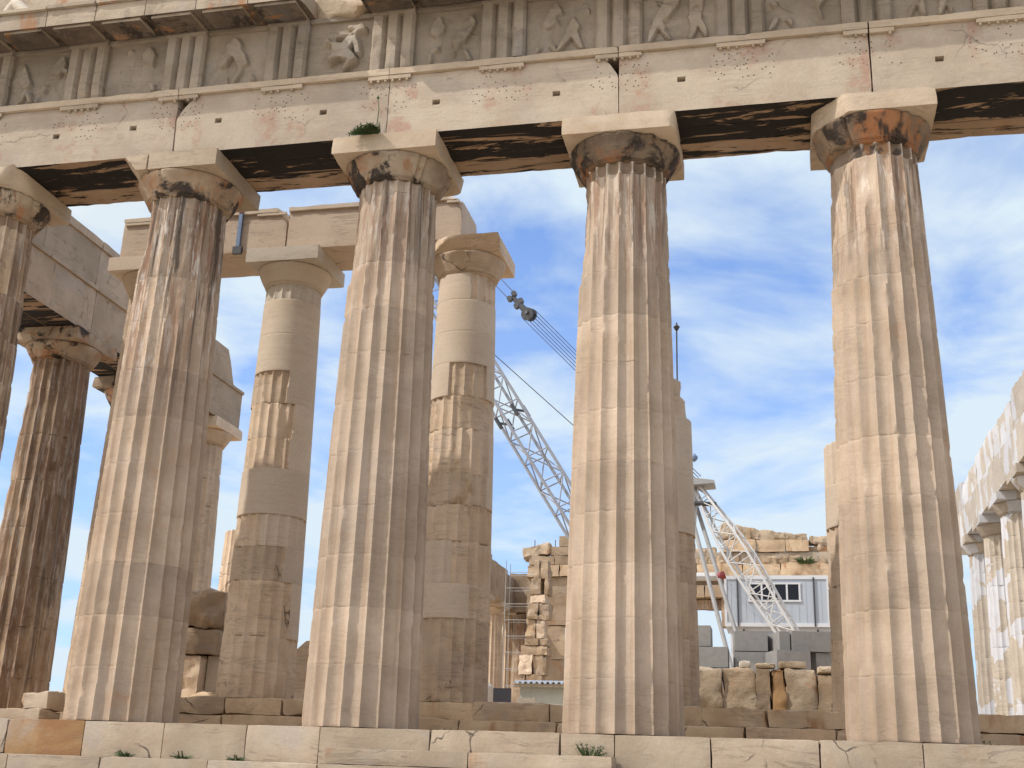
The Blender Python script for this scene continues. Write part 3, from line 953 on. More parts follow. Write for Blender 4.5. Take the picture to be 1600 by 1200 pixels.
porch_column(6.33, 'unfinished porch column stump with a flat new top beside the rightmost front column',
             [(.70, 2.0, 'old'), (2.0, 3.05, 'old'), (3.05, 4.2, 'old'), (4.2, 5.05, 'new'), (5.05, 5.92, 'mixfl', (0, .01))], seed=4, ech=False)
porch_column(10.45, 'inner porch column stump beyond the right edge of the photo', [(.70, 2.4, 'old'), (2.4, 4.2, 'old')], seed=5, ech=False)

for (x0, x1, lab, cuts, sd) in ((-10.62, -6.36, 'left pale beam lying on the inner porch columns, with small regulae under its top', [((-6.5, 4.33, 11.7), (.9, -.3, .45))], 1),
                                (-6.33, -2.12, 'right pale beam lying on the inner porch columns, ending in a chipped end', [((-2.3, 4.33, 11.85), (.5, -.5, .8))], 2)):
    t = thing('porch_architrave', lab, 'beam', (x0, PY, 10.82), 'beams over the inner porch')
    cc = [((p[0] - x0, p[1] - PY, p[2] - 10.82), n) for p, n in cuts]
    mb = MB(); block(mb, (.004, -.70, 0), (x1 - x0, .68, .96), .1, .008, .05, .004, 640 + sd, cc); mb.build('beam', m_newb, t)
    mb = MB(); block(mb, (.004, -.76, .963), (x1 - x0 - .12, .68, 1.07), .1, .01, .12, .005, 650 + sd, cc); mb.build('taenia', m_new, t)
    for a, b in (((.05, .8), (3.5, 4.24)) if sd == 1 else ((3.85, 4.15),)):
        mb = MB(); block(mb, (a, -.75, .895), (b, -.705, .961), .08, .004, .02, .002, 660 + sd); mb.build('regula', m_new, t)
t = thing('steel_bracket', 'blue grey steel strap clamped on the inner porch beam', 'bracket', (-7.52, PY - .70, 10.78))
mb = MB(); mb.box((-.045, -.09, .02), (.045, -.02, 1.02)); mb.build('strap', m_blue, t)
mb = MB(); mb.box((-.11, -.10, -.02), (.11, -.015, .16)); mb.build('foot_plate', m_steel, t)
mb = MB(); mb.box((-.05, -.10, 1.03), (.05, .3, 1.09)); mb.build('hook', m_red, t)

# ------------------------------------------------------------------ flank colonnades
def flank_column(x, y, label, group, mat, capm, seed, ztop=None, abacus=True, segs=5):
    t = thing('flank_column', label, 'column', (x, y, 0), group)
    zt = ztop or ZN
    mb = MB(); z = 0; q = 0
    while z < zt - .05:
        z1 = min(z + 1.25, zt)
        if zt - z1 < .4:
            z1 = zt
        drum(mb, z, z1, Rfront, seed=seed * 30, jseed=q, seg=segs, dz=.22, arris=.09, big=.07, joint=.08); z = z1; q += 1
    mb.build('shaft', mat, t)
    if ztop is None:
        mb = MB(); lathe(mb, [(a, ZN + b) for a, b in ECH], 64, seed, chip=.08, fine=.01); mb.build('echinus', capm, t)
        mb = MB(); block(mb, (-1, -1, ZE), (1, 1, ZC - .003), .16, .015, .08, .005, seed + 4); mb.build('abacus', capm, t)
    return t


XS, XN = -14.41, 13.9
flank_lab = {1: 'dark brown side column next to the corner, left of the frame', 2: 'dark brown streaked side column with lit left flutes at the left edge',
             3: 'side column peeping out left of the column with the split abacus', 4: 'side column with dusty grey capital just right of the column with the split abacus',
             5: 'pale broken side column stump seen left of the restored porch column', 12: 'first pink brown far side column under the far left wall', 13: 'second pink brown far side column under the far left wall', 14: 'third pink brown far side column under the far left wall, beside the scaffold', 15: 'last pink brown far side column under the far left wall'}
for i, lab in flank_lab.items():
    flank_column(XS, 3.68 + (i - 1) * S + (.25 if i == 2 else 0) if i < 6 else 3.68 + i * S, lab, 'columns of the left flank', m_dark if i < 4 else m_pro, m_cap if i < 4 else m_pro, 20 + i, ztop=7.5 if i == 5 else None)


def beam_y(name, lab, xo, xi, y0, y1, z0, z1, mat, seed, group, cuts=(), lump=0, res=.25):
    mb = MB()
    block(mb, (xo, 0, 0), (xi, y1 - y0, z1 - z0), res, .012, .05, .005, seed, cuts, lump=lump)
    return tag(mb.build(name, mat, None, (0, y0, z0)), lab, 'beam', group)


ORD = ['nearest', 'second', 'third', 'fourth', 'fifth', 'sixth', 'seventh', 'eighth']
ys = [.92, 3.68, 3.68 + S, 3.68 + 2 * S, 3.68 + 3 * S]
for q in range(4):
    y1 = ys[q + 1] + (.9 if q == 3 else 0)
    t = thing('flank_architrave', '%s lower beam of the left flank, grey lavender inner face in shade' % ORD[q], 'beam', (XS, ys[q], ZC), 'lower beams of the left flank')
    L = y1 - ys[q]
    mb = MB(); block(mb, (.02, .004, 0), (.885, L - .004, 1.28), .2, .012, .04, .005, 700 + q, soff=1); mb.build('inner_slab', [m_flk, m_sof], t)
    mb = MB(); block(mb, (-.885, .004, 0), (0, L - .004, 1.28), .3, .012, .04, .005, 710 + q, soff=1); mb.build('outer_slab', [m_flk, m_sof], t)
    mb = MB(); block(mb, (.02, .004, 1.282), (.95, L - .004, 1.39), .2, .01, .03, .004, 714 + q); mb.build('moulding', m_flk, t)
ys2 = [.92, 3.1, 5.4, 7.9, 10.2, 12.6, 14.9, 16.9]
for q in range(7):
    t = thing('flank_frieze_block', '%s upper block of the left flank wall above the lower beams' % ORD[q], 'stone block', (XS, ys2[q], ZC + 1.392), 'upper blocks of the left flank')
    L = ys2[q + 1] - ys2[q]
    cuts = [((.5, L - .5, .6), (0, 1, .6))] if q == 6 else ()
    mb = MB(); block(mb, (-.8, .004, 0), (.87, L - .004, 1.12), .2, .012, .05, .005, 720 + q, cuts); mb.build('wall_block', m_flk, t)
    if q < 6:
        mb = MB(); block(mb, (-.8, .004, 1.122), (.93, L - .004, 1.36), .2, .02, .05, .005, 730 + q); mb.build('crown_moulding', m_flk, t)
yb = [3.68 + 12 * S - 3, 55.5, 60, 64.5, 69.5]
for q in range(4):
    beam_y('far_flank_beam', '%s pink brown wall beam of the far left flank' % ORD[q], XS - .8, XS + .9, yb[q], yb[q + 1] - .01, ZC, 13.0 - q * .25, m_wall, 740 + q, 'far left wall beams', lump=.05)

nl = {4: 'right side column with pale broken capital at the right edge', 5: 'side column with bare upper drums cut by the right edge', 6: 'side column with bright white neck second from the right edge',
      7: 'white patched side column third from the right edge', 8: 'side column partly hidden beside the rightmost front column', 9: 'far side column hidden behind the rightmost front column'}
for i, lab in nl.items():
    flank_column(XN, 3.68 + i * S - S, lab, 'white patched columns of the right flank', m_north, m_north if i > 5 else m_pro, 60 + i)
for q, i in enumerate(range(3, 10)):
    y0 = 3.68 + (i - 1) * S
    t = thing('flank_architrave', '%s white patched lower beam of the right flank' % ORD[q], 'beam', (XN, y0, ZC), 'lower beams of the right flank')
    mb = MB(); block(mb, (-.885, .004, 0), (.885, S - .004, 1.35), .25, .012, .05, .005, 760 + q); mb.build('beam', m_north2, t)
    t = thing('flank_frieze_block', '%s white patched upper block of the right flank with broken top' % ORD[q], 'stone block', (XN, y0, ZC + 1.352), 'upper blocks of the right flank')
    mb = MB(); block(mb, (-.8, .004, 0), (.8, S - .004, 1.2 + .3 * ((q * 37) % 5) / 5), .2, .02, .18, .01, 770 + q, lump=.05); mb.build('wall_block', m_north2, t)

# ------------------------------------------------------------------ rubble, loose blocks, orthostates


def rock(name, label, cat, loc, size, mat, seed, group=None, rz=0, lump=.06, chip=.15, rad=.04, cuts=(), res=.09, tilt=0):
    mb = MB()
    sx, sy, sz = size
    block(mb, (-sx / 2, -sy / 2, 0), (sx / 2, sy / 2, sz), res, rad, chip, .012, seed, cuts, lump=lump, lumpf=2.0)
    o = mb.build(name, mat, None, loc, angle=16 if mat in (m_rub, m_wall, m_pro) else 38)
    o.rotation_euler = (0, tilt, rz)
    return tag(o, label, cat, group)


G1 = 'loose blocks left of the restored porch column'
rock('stone_block', 'big rough boulder like block on top of the pile behind the split abacus column', 'stone block', (-9.45, 8.6, 2.56), (1.5, 1.0, .92), m_wall, 801, G1, lump=.14, chip=.3, rad=.1)
rock('stone_block', 'long flat block in the middle of the pile behind the split abacus column', 'stone block', (-9.5, 8.6, 1.93), (1.45, 1.0, .62), m_wall, 802, G1, chip=.1)
rock('stone_block', 'upright rough block at the bottom of the pile behind the split abacus column', 'stone block', (-9.72, 8.6, .67), (.95, .9, 1.25), m_pro, 803, G1, lump=.08)
rock('stone_block', 'smooth pale grey new block at the bottom of the pile', 'stone block', (-8.95, 8.75, .67), (.52, .6, 1.25), m_new2, 804, G1, lump=0, chip=.02, rad=.01)
rock('stone_block', 'low dark rubble piece in front of the pale grey new block', 'stone block', (-9.0, 8.1, .67), (.7, .35, .32), m_pstep, 805, G1)
rock('stone_block', 'grey upright slab between the restored porch column and the tuft column', 'stone block', (-8.3, 13, .67), (1.3, .7, 2.1), m_flk, 806, None, lump=.05, cuts=[((-.3, 0, 1.9), (-.7, 0, .7))])
rock('stone_block', 'blocky fallen stone tilted on the top step at the left', 'stone block', (-8.12, .2, .18), (.50, .5, .30), m_step, 807, 'loose stones on the top step', lump=.04, tilt=-.05)
rock('stone_block', 'flat stone lying on the top step at the left below the tilted one', 'stone block', (-8.34, .1, -.01), (.95, .7, .19), m_step, 808, 'loose stones on the top step', lump=.03)

t = thing('orthostate_wall', 'row of yellowish rough upright slabs with ruined tops behind the porch steps', 'wall', (4.2, 11.2, .66))
for q, (x0, x1, h, mt) in enumerate(((-3.4, -2.0, 1.1, m_rub), (-1.66, -1.0, 1.27, m_rub), (-.99, -.24, 1.28, m_rub), (-.23, .12, 1.27, m_wall), (.13, .44, 1.28, m_ochre), (.45, 1.13, 1.28, m_rub), (1.14, 1.5, 1.18, m_wall), (1.51, 1.89, 1.17, m_wall), (1.9, 2.9, 1.18, m_rub), (2.92, 4.0, 1.1, m_rub))):
    mb = MB(); x0, x1, h = x0 * 1.05, x1 * 1.05 - .0, h * 1.08; block(mb, (x0, -.3 + .12 * ((q * 7) % 3) / 3, 0), (x1, .35, h), .07, .025, .10, .012, 820 + q, lump=.07, lumpf=1.8, cuts=[((x0 + .06, -.2, h - .3), (-.8, -.2, .35))] if q == 1 else ())
    o = mb.build('upright_slab', mt, t)
    if mt is m_ochre:
        o['label'] = 'rust stained slab'
mb = MB(); block(mb, (1.22, -.32, 1.27), (2.1, .2, 1.46), .08, .03, .1, .01, 833, lump=.03); mb.build('capping_stone', m_rub, t)
for q, (x, y, s, lab) in enumerate(((4.85, 11.25, (.66, .35, .17), 'larger reddish flat stone lying on top of the upright slabs'), (4.2, 11.25, (.48, .3, .12), 'smaller flat stone lying on top of the upright slabs'),
                                    (3.72, 11.2, (.28, .26, .17), 'small white cube like stone on top of the upright slabs'))):
    rock('loose_stone', lab, 'stone', (x, y, 2.06), s, m_new2 if q == 2 else m_rub, 840 + q, 'stones on the upright slabs', lump=.02, chip=.08, res=.05)

# ------------------------------------------------------------------ grey concrete blocks in the cella
YB = 22
for q, (x0, x1, z0, z1, y, rz, lab) in enumerate((
        (.6, 2.30, 3.72, 4.42, 22, 0, 'top grey concrete block of the left stack beside the crane legs'),
        (.5, 2.86, 3.02, 3.70, 21.9, 0, 'middle grey concrete block of the left stack beside the crane legs'),
        (.5, 2.90, 2.30, 3.00, 21.8, 0, 'bottom grey concrete block of the left stack beside the crane legs'),
        (3.02, 4.12, 3.62, 4.28, 22.4, .1, 'upper dark grey concrete block behind the slanted crane leg'),
        (3.02, 4.12, 2.94, 3.60, 22.4, .1, 'lower dark grey concrete block behind the slanted crane leg'),
        (3.3, 4.3, 2.30, 3.05, 20.6, 0, 'front low concrete block at the foot of the slanted crane leg'),
        (4.72, 6.15, 3.62, 4.28, 22.3, .36, 'top long concrete block of the right stack under the white cabin'),
        (4.35, 4.72, 3.60, 4.24, 22.0, .36, 'short upper concrete block left in the right stack under the white cabin'),
        (4.22, 5.38, 2.92, 3.58, 21.6, .36, 'lower left concrete block of the right stack under the white cabin'),
        (5.5, 6.5, 2.94, 3.60, 22.6, .36, 'lower right concrete block of the right stack under the white cabin'))):
    mb = MB(); block(mb, (-(x1 - x0) / 2, -.55, 0), ((x1 - x0) / 2, .6, z1 - z0), .15, .012, .02, .003, 850 + q)
    o = mb.build('concrete_block', m_conc, None, ((x0 + x1) / 2, y + .5, z0)); o.rotation_euler = (0, 0, rz)
    tag(o, lab, 'concrete block', 'grey concrete counterweight blocks')
rock('block_base', 'stone platform inside the temple carrying the concrete blocks and the crane', 'platform', (3.3, 26, .655), (8.5, 10.5, 1.64), m_pstep, 870, lump=.02, chip=.03, res=.5)

# ------------------------------------------------------------------ white cabin


def cabin(loc, W_, D_, H_, label, wins):
    t = thing('site_cabin', label, 'cabin', loc, 'stacked site cabins')
    mb = MB(); mb.box((0, 0, 0), (W_, D_, H_))
    mb.build('shell', m_cabin, t)
    mb = MB()
    for x in np.arange(.25, W_, .32):
        mb.box((x, -.012, .18), (x + .02, -.001, H_ - .18))
    mb.build('panel_rib', m_cabin, t)
    mb = MB()
    mb.box((-.03, -.04, H_ - .13), (W_ + .03, D_, H_ + .04)); mb.box((-.03, -.04, 0), (W_ + .03, -.005, .16))
    for x in (-.03, W_ - .08):
        mb.box((x, -.038, .16), (x + .11, -.004, H_ - .131))
    mb.build('frame', m_frame, t)
    mb = MB()
    for x in (.55, W_ - .62):
        mb.tube([(x, -.06, .02), (x, -.06, H_ - .05)], .035, 8)
    mb.build('drainpipe', m_steel, t)
    for (x0, x1, z0, z1, np_) in wins:
        mb = MB()
        mb.box((x0 - .07, -.05, z0 - .08), (x1 + .07, -.013, z0)); mb.box((x0 - .07, -.05, z1), (x1 + .07, -.013, z1 + .07))
        for k in range(np_ + 1):
            xx = x0 + (x1 - x0) * k / np_
            mb.box((xx - .04, -.048, z0), (xx + .04, -.013, z1))
        f = mb.build('window', m_frame, t)
        for k in range(np_):
            a, b = x0 + (x1 - x0) * k / np_ + .042, x0 + (x1 - x0) * (k + 1) / np_ - .042
            mb = MB(); mb.box((a, -.03, z0 + .002), (b, -.016, z1 - .002)); mb.build('pane', m_glass, f)
    return t


cabin((2.28, 34, 5.86), 4.42, 2.6, 2.18, 'upper white site cabin with a four pane window behind the slanted white lattice', [(1.05, 3.2, 1.15, 1.83, 4)])
cabin((2.5, 34.2, 3.5), 4.3, 2.5, 2.32, 'lower white site cabin mostly hidden by the concrete blocks', [(1.62, 1.95, .95, 1.6, 1), (2.5, 3.2, .95, 1.6, 1)])
rock('cabin_base', 'stone base hidden under the stacked white cabins', 'platform', (4.6, 35.5, .655), (5.5, 3.6, 2.84), m_pstep, 871, lump=.02, chip=.03, res=.5)

# ------------------------------------------------------------------ derrick crane


def lattice(mb, A, B, ha, hb, n, rc=.035, rd=.018, side=(1, 0, 0), twist=.6):
    A, B = Vector(A), Vector(B)
    d = (B - A).normalized()
    s = Vector(side); s = (s - d * s.dot(d)).normalized()
    q = d.cross(s)
    s, q = s * math.cos(twist) + q * math.sin(twist), -s * math.sin(twist) + q * math.cos(twist)
    C4 = [(-1, -1), (1, -1), (1, 1), (-1, 1)]

    def pt(f, k):
        h = ha(f) if callable(ha) else ha + (hb - ha) * f
        return A.lerp(B, f) + s * C4[k][0] * h + q * C4[k][1] * h
    for k in range(4):
        mb.tube([pt(f, k) for f in np.linspace(0, 1, 9)], rc, 6)
    for m in range(n):
        f0, f1 = m / n, (m + 1) / n
        for k in range(4):
            a, b = k, (k + 1) % 4
            mb.tube([pt(f0, a), pt(f1, b)] if (m + k) % 2 else [pt(f0, b), pt(f1, a)], rd, 5)
            mb.tube([pt(f1, a), pt(f1, b)], rd, 5)
    return pt


crane = thing('derrick_crane', 'white and grey lattice boom derrick crane standing inside the temple', 'crane', (1.0, 30, 2.3))
O_ = Vector((1.0, 30, 2.3))


def L_(x, z, y=30.0):
    return (Vector((x, y, z)) - O_)


boomA, boomB = L_(.1, 3.6, 30), L_(-18.2, 33.0, 30)
mb = MB()
lattice(mb, boomA, boomB, lambda f: .50 if .12 < f < .9 else .16 + .34 * min(f / .12, (1 - f) / .1), 0, 26, .078, .032, side=(0, 1, 0), twist=.38)
mb.build('boom', m_grey, crane)
mb = MB()
for f in (.37, .60):
    c = boomA.lerp(boomB, f); dd = (boomB - boomA).normalized()
    for sx in (-1, 1):
        for sy in (-1, 1):
            u_ = Vector((dd.z, 0, -dd.x)); q_ = Vector((0, 1, 0))
            u3, q3 = q_ * math.cos(.38) + u_ * math.sin(.38), -q_ * math.sin(.38) + u_ * math.cos(.38)
            p = c + u3 * sx * .5 + q3 * sy * .5
            mb.tube([p - dd * .28, p + dd * .28], .095, 6)
            if sx == sy:
                mb.tube([p, c - u3 * sx * .5 + q3 * sy * .5], .06, 6)
mb.build('boom_joint', m_steel, crane)
head = L_(1.35, 11.25)
mb = MB()
hp = lattice(mb, head, L_(4.95, 4.9, 29), lambda f: .12 + .34 * min(1, f / .42) - .14 * max(0, (f - .55) / .45), 0, 10, .055, .024, side=(0, 1, 0), twist=.3)
mb.build('back_strut', m_white, crane)
for (a, b) in ((L_(1.2, 10.9, 30.5), L_(3.42, 3.2, 28.5)), (L_(1.0, 10.6, 29.4), L_(2.82, 3.2, 27.5))):
    mb = MB(); mb.tube([a, a.lerp(b, .5), b], .085, 8); mb.build('mast_leg', m_leg, crane)
mb = MB(); mb.tube([L_(.2, 7.3, 29.6), L_(2.35, 7.35, 29.8)], .17, 8); mb.build('cross_beam', m_white, crane)
mb = MB(); mb.tube([L_(2.2, 7.3, 29.6), L_(2.5, 7.4, 29.6)], .16, 10); mb.build('red_joint', m_red, crane)
mb = MB(); mb.tube([L_(.4, 10.42, 29.6), L_(2.2, 10.35, 29.8)], .10, 6); mb.build('head_bar', m_steel, crane)
mb = MB(); mb.add([tuple(L_(*p)) for p in ((.2, 11.55, 29.4), (2.15, 11.30, 29.4), (2.15, 11.30, 30.6), (.2, 11.55, 30.6), (.2, 11.05, 29.4), (2.15, 11.18, 29.4), (2.15, 11.18, 30.6), (.2, 11.05, 30.6))],
              [(0, 1, 2, 3), (7, 6, 5, 4), (4, 5, 1, 0), (5, 6, 2, 1), (6, 7, 3, 2), (7, 4, 0, 3)]); mb.build('head_platform', m_leg, crane)
pul = L_(-6.05, 19.35)
mb = MB()
pd_ = (boomB - pul).normalized()
for f_, r_2 in ((-.2, .30), (-.05, .24), (.1, .30)):
    mb.tube([pul + Vector((f_ * .35, f_, f_ * .2)), pul + Vector((f_ * .35 + .03, f_ + .09, f_ * .2 + .02))], r_2, 18)
mb.tube([pul + Vector((-.08, -.32, 0)), pul + Vector((.08, .3, 0))], .08, 10)
mb.tube([pul + pd_ * .2, pul + pd_ * 1.25], [.16, .10], 8)
for s in (-.12, .12):
    for f in (.75, 1.25):
        c = pul + pd_ * f + Vector((s * .8, 0, s))
        mb.tube([c + Vector((0, -.12, 0)), c + Vector((0, .12, 0))], .13, 10)
mb.build('pulley_block', m_steel, crane)
mb = MB()
for k in range(6):
    o_ = Vector((.06 * (k - 2.5) * 1.4, .06 * (k - 2.5), .06 * (k - 2.5) * 1.3))
    mb.tube([pul + o_ * 1.25, head + o_ * 1.0 + Vector((0, 0, .2))], .020, 5)
for s in (-.17, .17):
    mb.tube([pul + pd_ * 1.2 + Vector((s * .6, 0, s)), boomB + Vector((s, 0, s))], .026, 5)
mb.build('pendant_cable', m_cable, crane)
mb = MB(); mb.tube([L_(-7.9, 17.75), L_(-3.9, 14.0), L_(1.0, 9.2)], .02, 5); mb.tube([boomB, L_(-7.9, 17.75)], .02, 5); mb.build('hoist_cable', m_steel, crane)
mb = MB(); mb.tube([L_(-.4, 0), L_(-.1, 3.6)], .5, 10); mb.tube([L_(.4, 0), L_(1.3, 11.0)], .16, 8); mb.build('mast', m_white, crane)

# ------------------------------------------------------------------ west wall ruins far behind
WY = 58
west = thing('ruined_west_wall', 'ruined far end wall of stone courses with rubble heaped on top behind the crane', 'wall', (0, WY, 0))


def courseblocks(par, x0, x1, z0, z1, y0, y1, mat, seed, bl=1.6, lump=.05, name='wall_block', chip=.12):
    rr = random.Random(seed)
    x = x0; q = 0
    while x < x1 - .05:
        xe = min(x1, x + bl * rr.uniform(.6, 1.4))
        if x1 - xe < .4:
            xe = x1
        mb = MB(); block(mb, (x + .01, y0 + rr.uniform(-.06, .06) - WY, z0 + .005), (xe - .01, y1 - WY, z1 + rr.uniform(-.02, .02)), .28, .012, chip, .012, seed + q, lump=lump)
        mb.build(name, mat, par); x = xe; q += 1


courseblocks(west, -11.7, -4, .7, 4.0, WY, WY + 1.2, m_wall, 1000, 4)
courseblocks(west, -11.7, 9.5, 4.0, 6.6, WY, WY + 1.2, m_wall, 1003, 5)
courseblocks(west, -11.7, -4, 6.6, 8.8, WY, WY + 1.2, m_wall, 1010, 3)
courseblocks(west, 1.0, 9.5, 8.8, 10.6, WY, WY + 1.2, m_wall, 1020, 3)
courseblocks(west, 2.6, 9.5, 6.6, 8.8, WY, WY + 1.2, m_wall, 1022, 3)
courseblocks(west, 2.6, 9.5, .7, 4.0, WY, WY + 1.2, m_wall, 1024, 3)
courseblocks(west, -11.7, -4, 8.8, 11.95, WY, WY + 1.2, m_wall, 1030, 2.4)
courseblocks(west, -3.9, 9.5, 10.6, 11.4, WY - .3, WY + 1.2, m_wall, 1035, 3.2)
courseblocks(west, -3.9, 9.5, 11.42, 11.93, WY + .7, WY + 1.2, m_wall, 1036, 3)
courseblocks(west, -3.9, 2.4, 9.95, 10.58, WY + .5, WY + 1.2, m_dark, 1037, 4)
courseblocks(west, -11.7, 9.5, 11.95, 12.75, WY - .3, WY + 1.4, m_pstep, 1040, 2.6, lump=.10)
courseblocks(west, -11.6, -6, 12.78, 13.35, WY - .1, WY + 1.3, m_wall, 1050, 2)
courseblocks(west, -1.5, 9.5, 12.78, 13.5, WY - .1, WY + 1.3, m_step, 1055, 2.3, lump=.02)
courseblocks(west, 1.2, 6.6, 13.52, 14.3, WY - .2, WY + 1.2, m_pstep, 1060, 2.6, lump=.03)
courseblocks(west, -10.2, -6, 13.38, 14.0, WY, WY + 1.2, m_wall, 1065, 1.3)
courseblocks(west, -9.6, -7, 14.0, 14.7, WY, WY + 1.2, m_wall, 1066, 1.2)
courseblocks(west, -8.9, -7, 14.7, 15.3, WY, WY + 1.2, m_wall, 1067, 1.2)
courseblocks(west, -13.7, -11.72, .7, 10.2, 63, 64, m_dark, 1200, 2, chip=.05)  # dark marble here stands in for the shade behind the scaffold
courseblocks(west, -13.9, -11.72, 10.22, 12.9, 62.5, 64, m_wall, 1205, 2, lump=.1)
rr = random.Random(9)
for q in range(26):
    x = rr.uniform(-1.2, 9.2)
    lz, ly = rr.choice(((12.76, -.25), (13.5, .1), (12.76, -.2), (14.3, .3) if 1.4 < x < 6.3 else (13.5, .2)))
    s3 = (rr.uniform(.5, 1.3), rr.uniform(.3, .6), rr.uniform(.22, .5))
    mb = MB(); block(mb, (x, ly, lz - .03), (x + s3[0], ly + s3[1], lz + s3[2]), .12, .03, .3, .03, 1300 + q, lump=.1, lumpf=2.4)
    mb.build('rubble_block', m_rub if q % 2 else m_wall, west, angle=18)
rubl = ['at the left end, light brown', 'broad and tilted, highest', 'long and sloping in the middle', 'rounded, right of the long one', 'tilted like a fallen beam beside the right column stump', 'small, wedged under the fallen beam']
for q, (x, z, s, ry) in enumerate(((-11.0, 13.36, (1.9, 1.2, .75), -.25), (1.9, 14.3, (2.0, 1.3, 1.0), .18), (3.4, 14.3, (2.2, 1.2, .75), .16), (5.3, 14.28, (2.3, 1.2, .5), .08), (7.6, 13.95, (2.1, 1.0, .55), .16), (7.9, 13.5, (1.5, 1.0, .6), 0))):
    rock('rubble_stone', 'rough stone on the far wall, %s' % rubl[q], 'stone', (x, WY + .5, z), s, m_rub, 1080 + q, 'rubble on the far wall', tilt=ry, lump=.12, chip=.3, rad=.08, res=.14)
for q, x in enumerate((-11.3, -9.9)):
    mb = MB(); mb.tube([(0, 0, 0), (0, 0, 1.1)], .03, 6)
    tag(mb.build('metal_post', m_steel, None, (x, WY + .3, 13.4)), ['thin metal post on the far wall, left one', 'thin metal post on the far wall, right one'][q], 'post')
t = thing('guard_rail', 'small steel guard rail on the stepped top of the far wall', 'railing', (-8.75, WY + .3, 14.0))
mb = MB(); mb.tube([(0, 0, 0), (0, 0, 1.2)], .035, 6); mb.tube([(.7, 0, 0), (.7, 0, .9)], .035, 6); mb.tube([(0, 0, 1.2), (.7, 0, .9)], .03, 6); mb.build('rail', m_steel, t)

JY = 52
jamb = thing('ruined_pier', 'tall ragged pier of stacked broken stones in front of the far wall', 'ruin', (-9.9, JY, .7))
rr = random.Random(77)
z = 0; q = 0
while z < 11.0:
    h = rr.choice((.4, .55, .7, .95, 1.15))
    f = z / 11.0
    xl = -1.75 + 1.75 * f ** .8 + rr.uniform(-.2, .2)
    xr = .85 + rr.uniform(-.25, .15)
    xm = xl + (xr - xl) * rr.uniform(.35, .65)
    for a_, b_ in ([(xl, xr)] if q % 4 == 2 else [(xl, xm - .02), (xm + (.3 if q in (11, 14) else .02), xr)]):
        mb = MB(); block(mb, (a_, -.6 + rr.uniform(-.12, .12), z), (b_, .7, z + h - .02), .16, .012, .22, .03, 1100 + q * 2 + (a_ > xl), lump=.09, lumpf=2.2)
        mb.build('pier_stone', m_wall if (q * 3 + (a_ > xl)) % 5 else m_pro, jamb, angle=18)
    z += h; q += 1
scf = thing('scaffold', 'steel tube scaffold standing between the far side columns and the ragged pier', 'scaffold', (-12.0, 53, .66))
mb = MB()
for x in (0, 1.9):
    for y in (0, 1.2):
        mb.tube([(x, y, 0), (x, y, 11.5)], .025, 6)
mb.build('upright', m_leg, scf)
mb = MB()
for k in range(1, 12):
    mb.tube([(0, 0, k * .98), (1.9, 0, k * .98)], .02, 6); mb.tube([(0, 1.2, k * .98), (1.9, 1.2, k * .98)], .02, 6)
mb.build('crossbar', m_leg, scf)

# ------------------------------------------------------------------ shed, chair and small things near the porch
shed = thing('site_shed', 'low pale green site shed with corrugated metal roof left of the orange capital column', 'shed', (-3.3, 17, .66))
mb = MB(); mb.box((.12, .1, 0), (3.2, 2.2, 1.36)); mb.build('wall', m_shed, shed)
mb = MB()
nn = 60
xs = np.linspace(-.1, 3.4, nn * 3)
zc = .035 * np.cos(xs * 2 * math.pi / .17)
top = [(x, -.15, 1.40 + c) for x, c in zip(xs, zc)] + [(x, 2.4, 1.62 + c) for x, c in zip(xs, zc)]
bot = [(p[0], p[1], p[2] - .012) for p in top]
K = len(xs)
fs = [(i, i + 1, K + i + 1, K + i) for i in range(K - 1)] + [(2 * K + i + 1, 2 * K + i, 3 * K + i, 3 * K + i + 1) for i in range(K - 1)] + [(2 * K + i, 2 * K + i + 1, i + 1, i) for i in range(K - 1)]
mb.add(top + bot, fs); mb.build('corrugated_roof', m_tin, shed)
mb = MB(); mb.box((.0, -.1, 1.27), (3.3, -.04, 1.35)); mb.build('eaves_board', m_wood, shed)
chair = thing('garden_chair', 'light wooden armchair standing in front of the pale green shed', 'chair', (-2.85, 16.2, .70))
mb = MB(); mb.box((-.26, -.24, .40), (.26, .24, .46)); mb.build('seat', m_seat, chair)
mb = MB(); mb.box((-.28, .24, .60), (.28, .28, .88)); mb.tube([(-.26, .26, .46), (-.26, .28, .9)], .022, 6); mb.tube([(.26, .26, .46), (.26, .28, .9)], .022, 6); mb.build('backrest', m_wood, chair)
for x in (-.25, .25):
    for y in (-.23, .24):
        mb = MB(); mb.tube([(x, y, 0), (x, y, .42 if y > 0 else .64)], .022, 6); mb.build('leg', m_wood, chair)
    mb = MB(); mb.box((x - .03, -.26, .645), (x + .03, .24, .675)); mb.build('armrest', m_wood, chair)
fr = thing('ladder_tower', 'tall pale steel tube ladder tower standing behind the pale green shed', 'frame', (-2.3, 20, .66))
mb = MB()
for x in (-.0, .5, .95):
    mb.tube([(x, 0, 0), (x, 0, 3.4 if x < .2 else 2.7)], .04, 6)
mb.tube([(0, 0, 3.38), (.95, 0, 3.38)], .035, 6); mb.tube([(.5, 0, 2.7), (.95, 0, 2.7)], .04, 6)
for k in range(6):
    mb.tube([(.5, 0, .5 + k * .35), (.95, 0, .5 + k * .35)], .022, 5)
mb.build('tubes', m_frame, fr)
t = thing('marble_fragment', 'white new marble fragment with a slanted lit top right of the chipped porch column', 'stone block', (-3.42, 12.5, .66))
mb = MB(); block(mb, (-.42, -.4, 0), (.42, .4, 1.45), .08, .01, .03, .003, 1200, [((.1, -.2, 1.2), (.75, -.1, .7)), ((-.3, 0, 1.38), (-.2, -.6, .9))]); mb.build('body', m_new2, t)
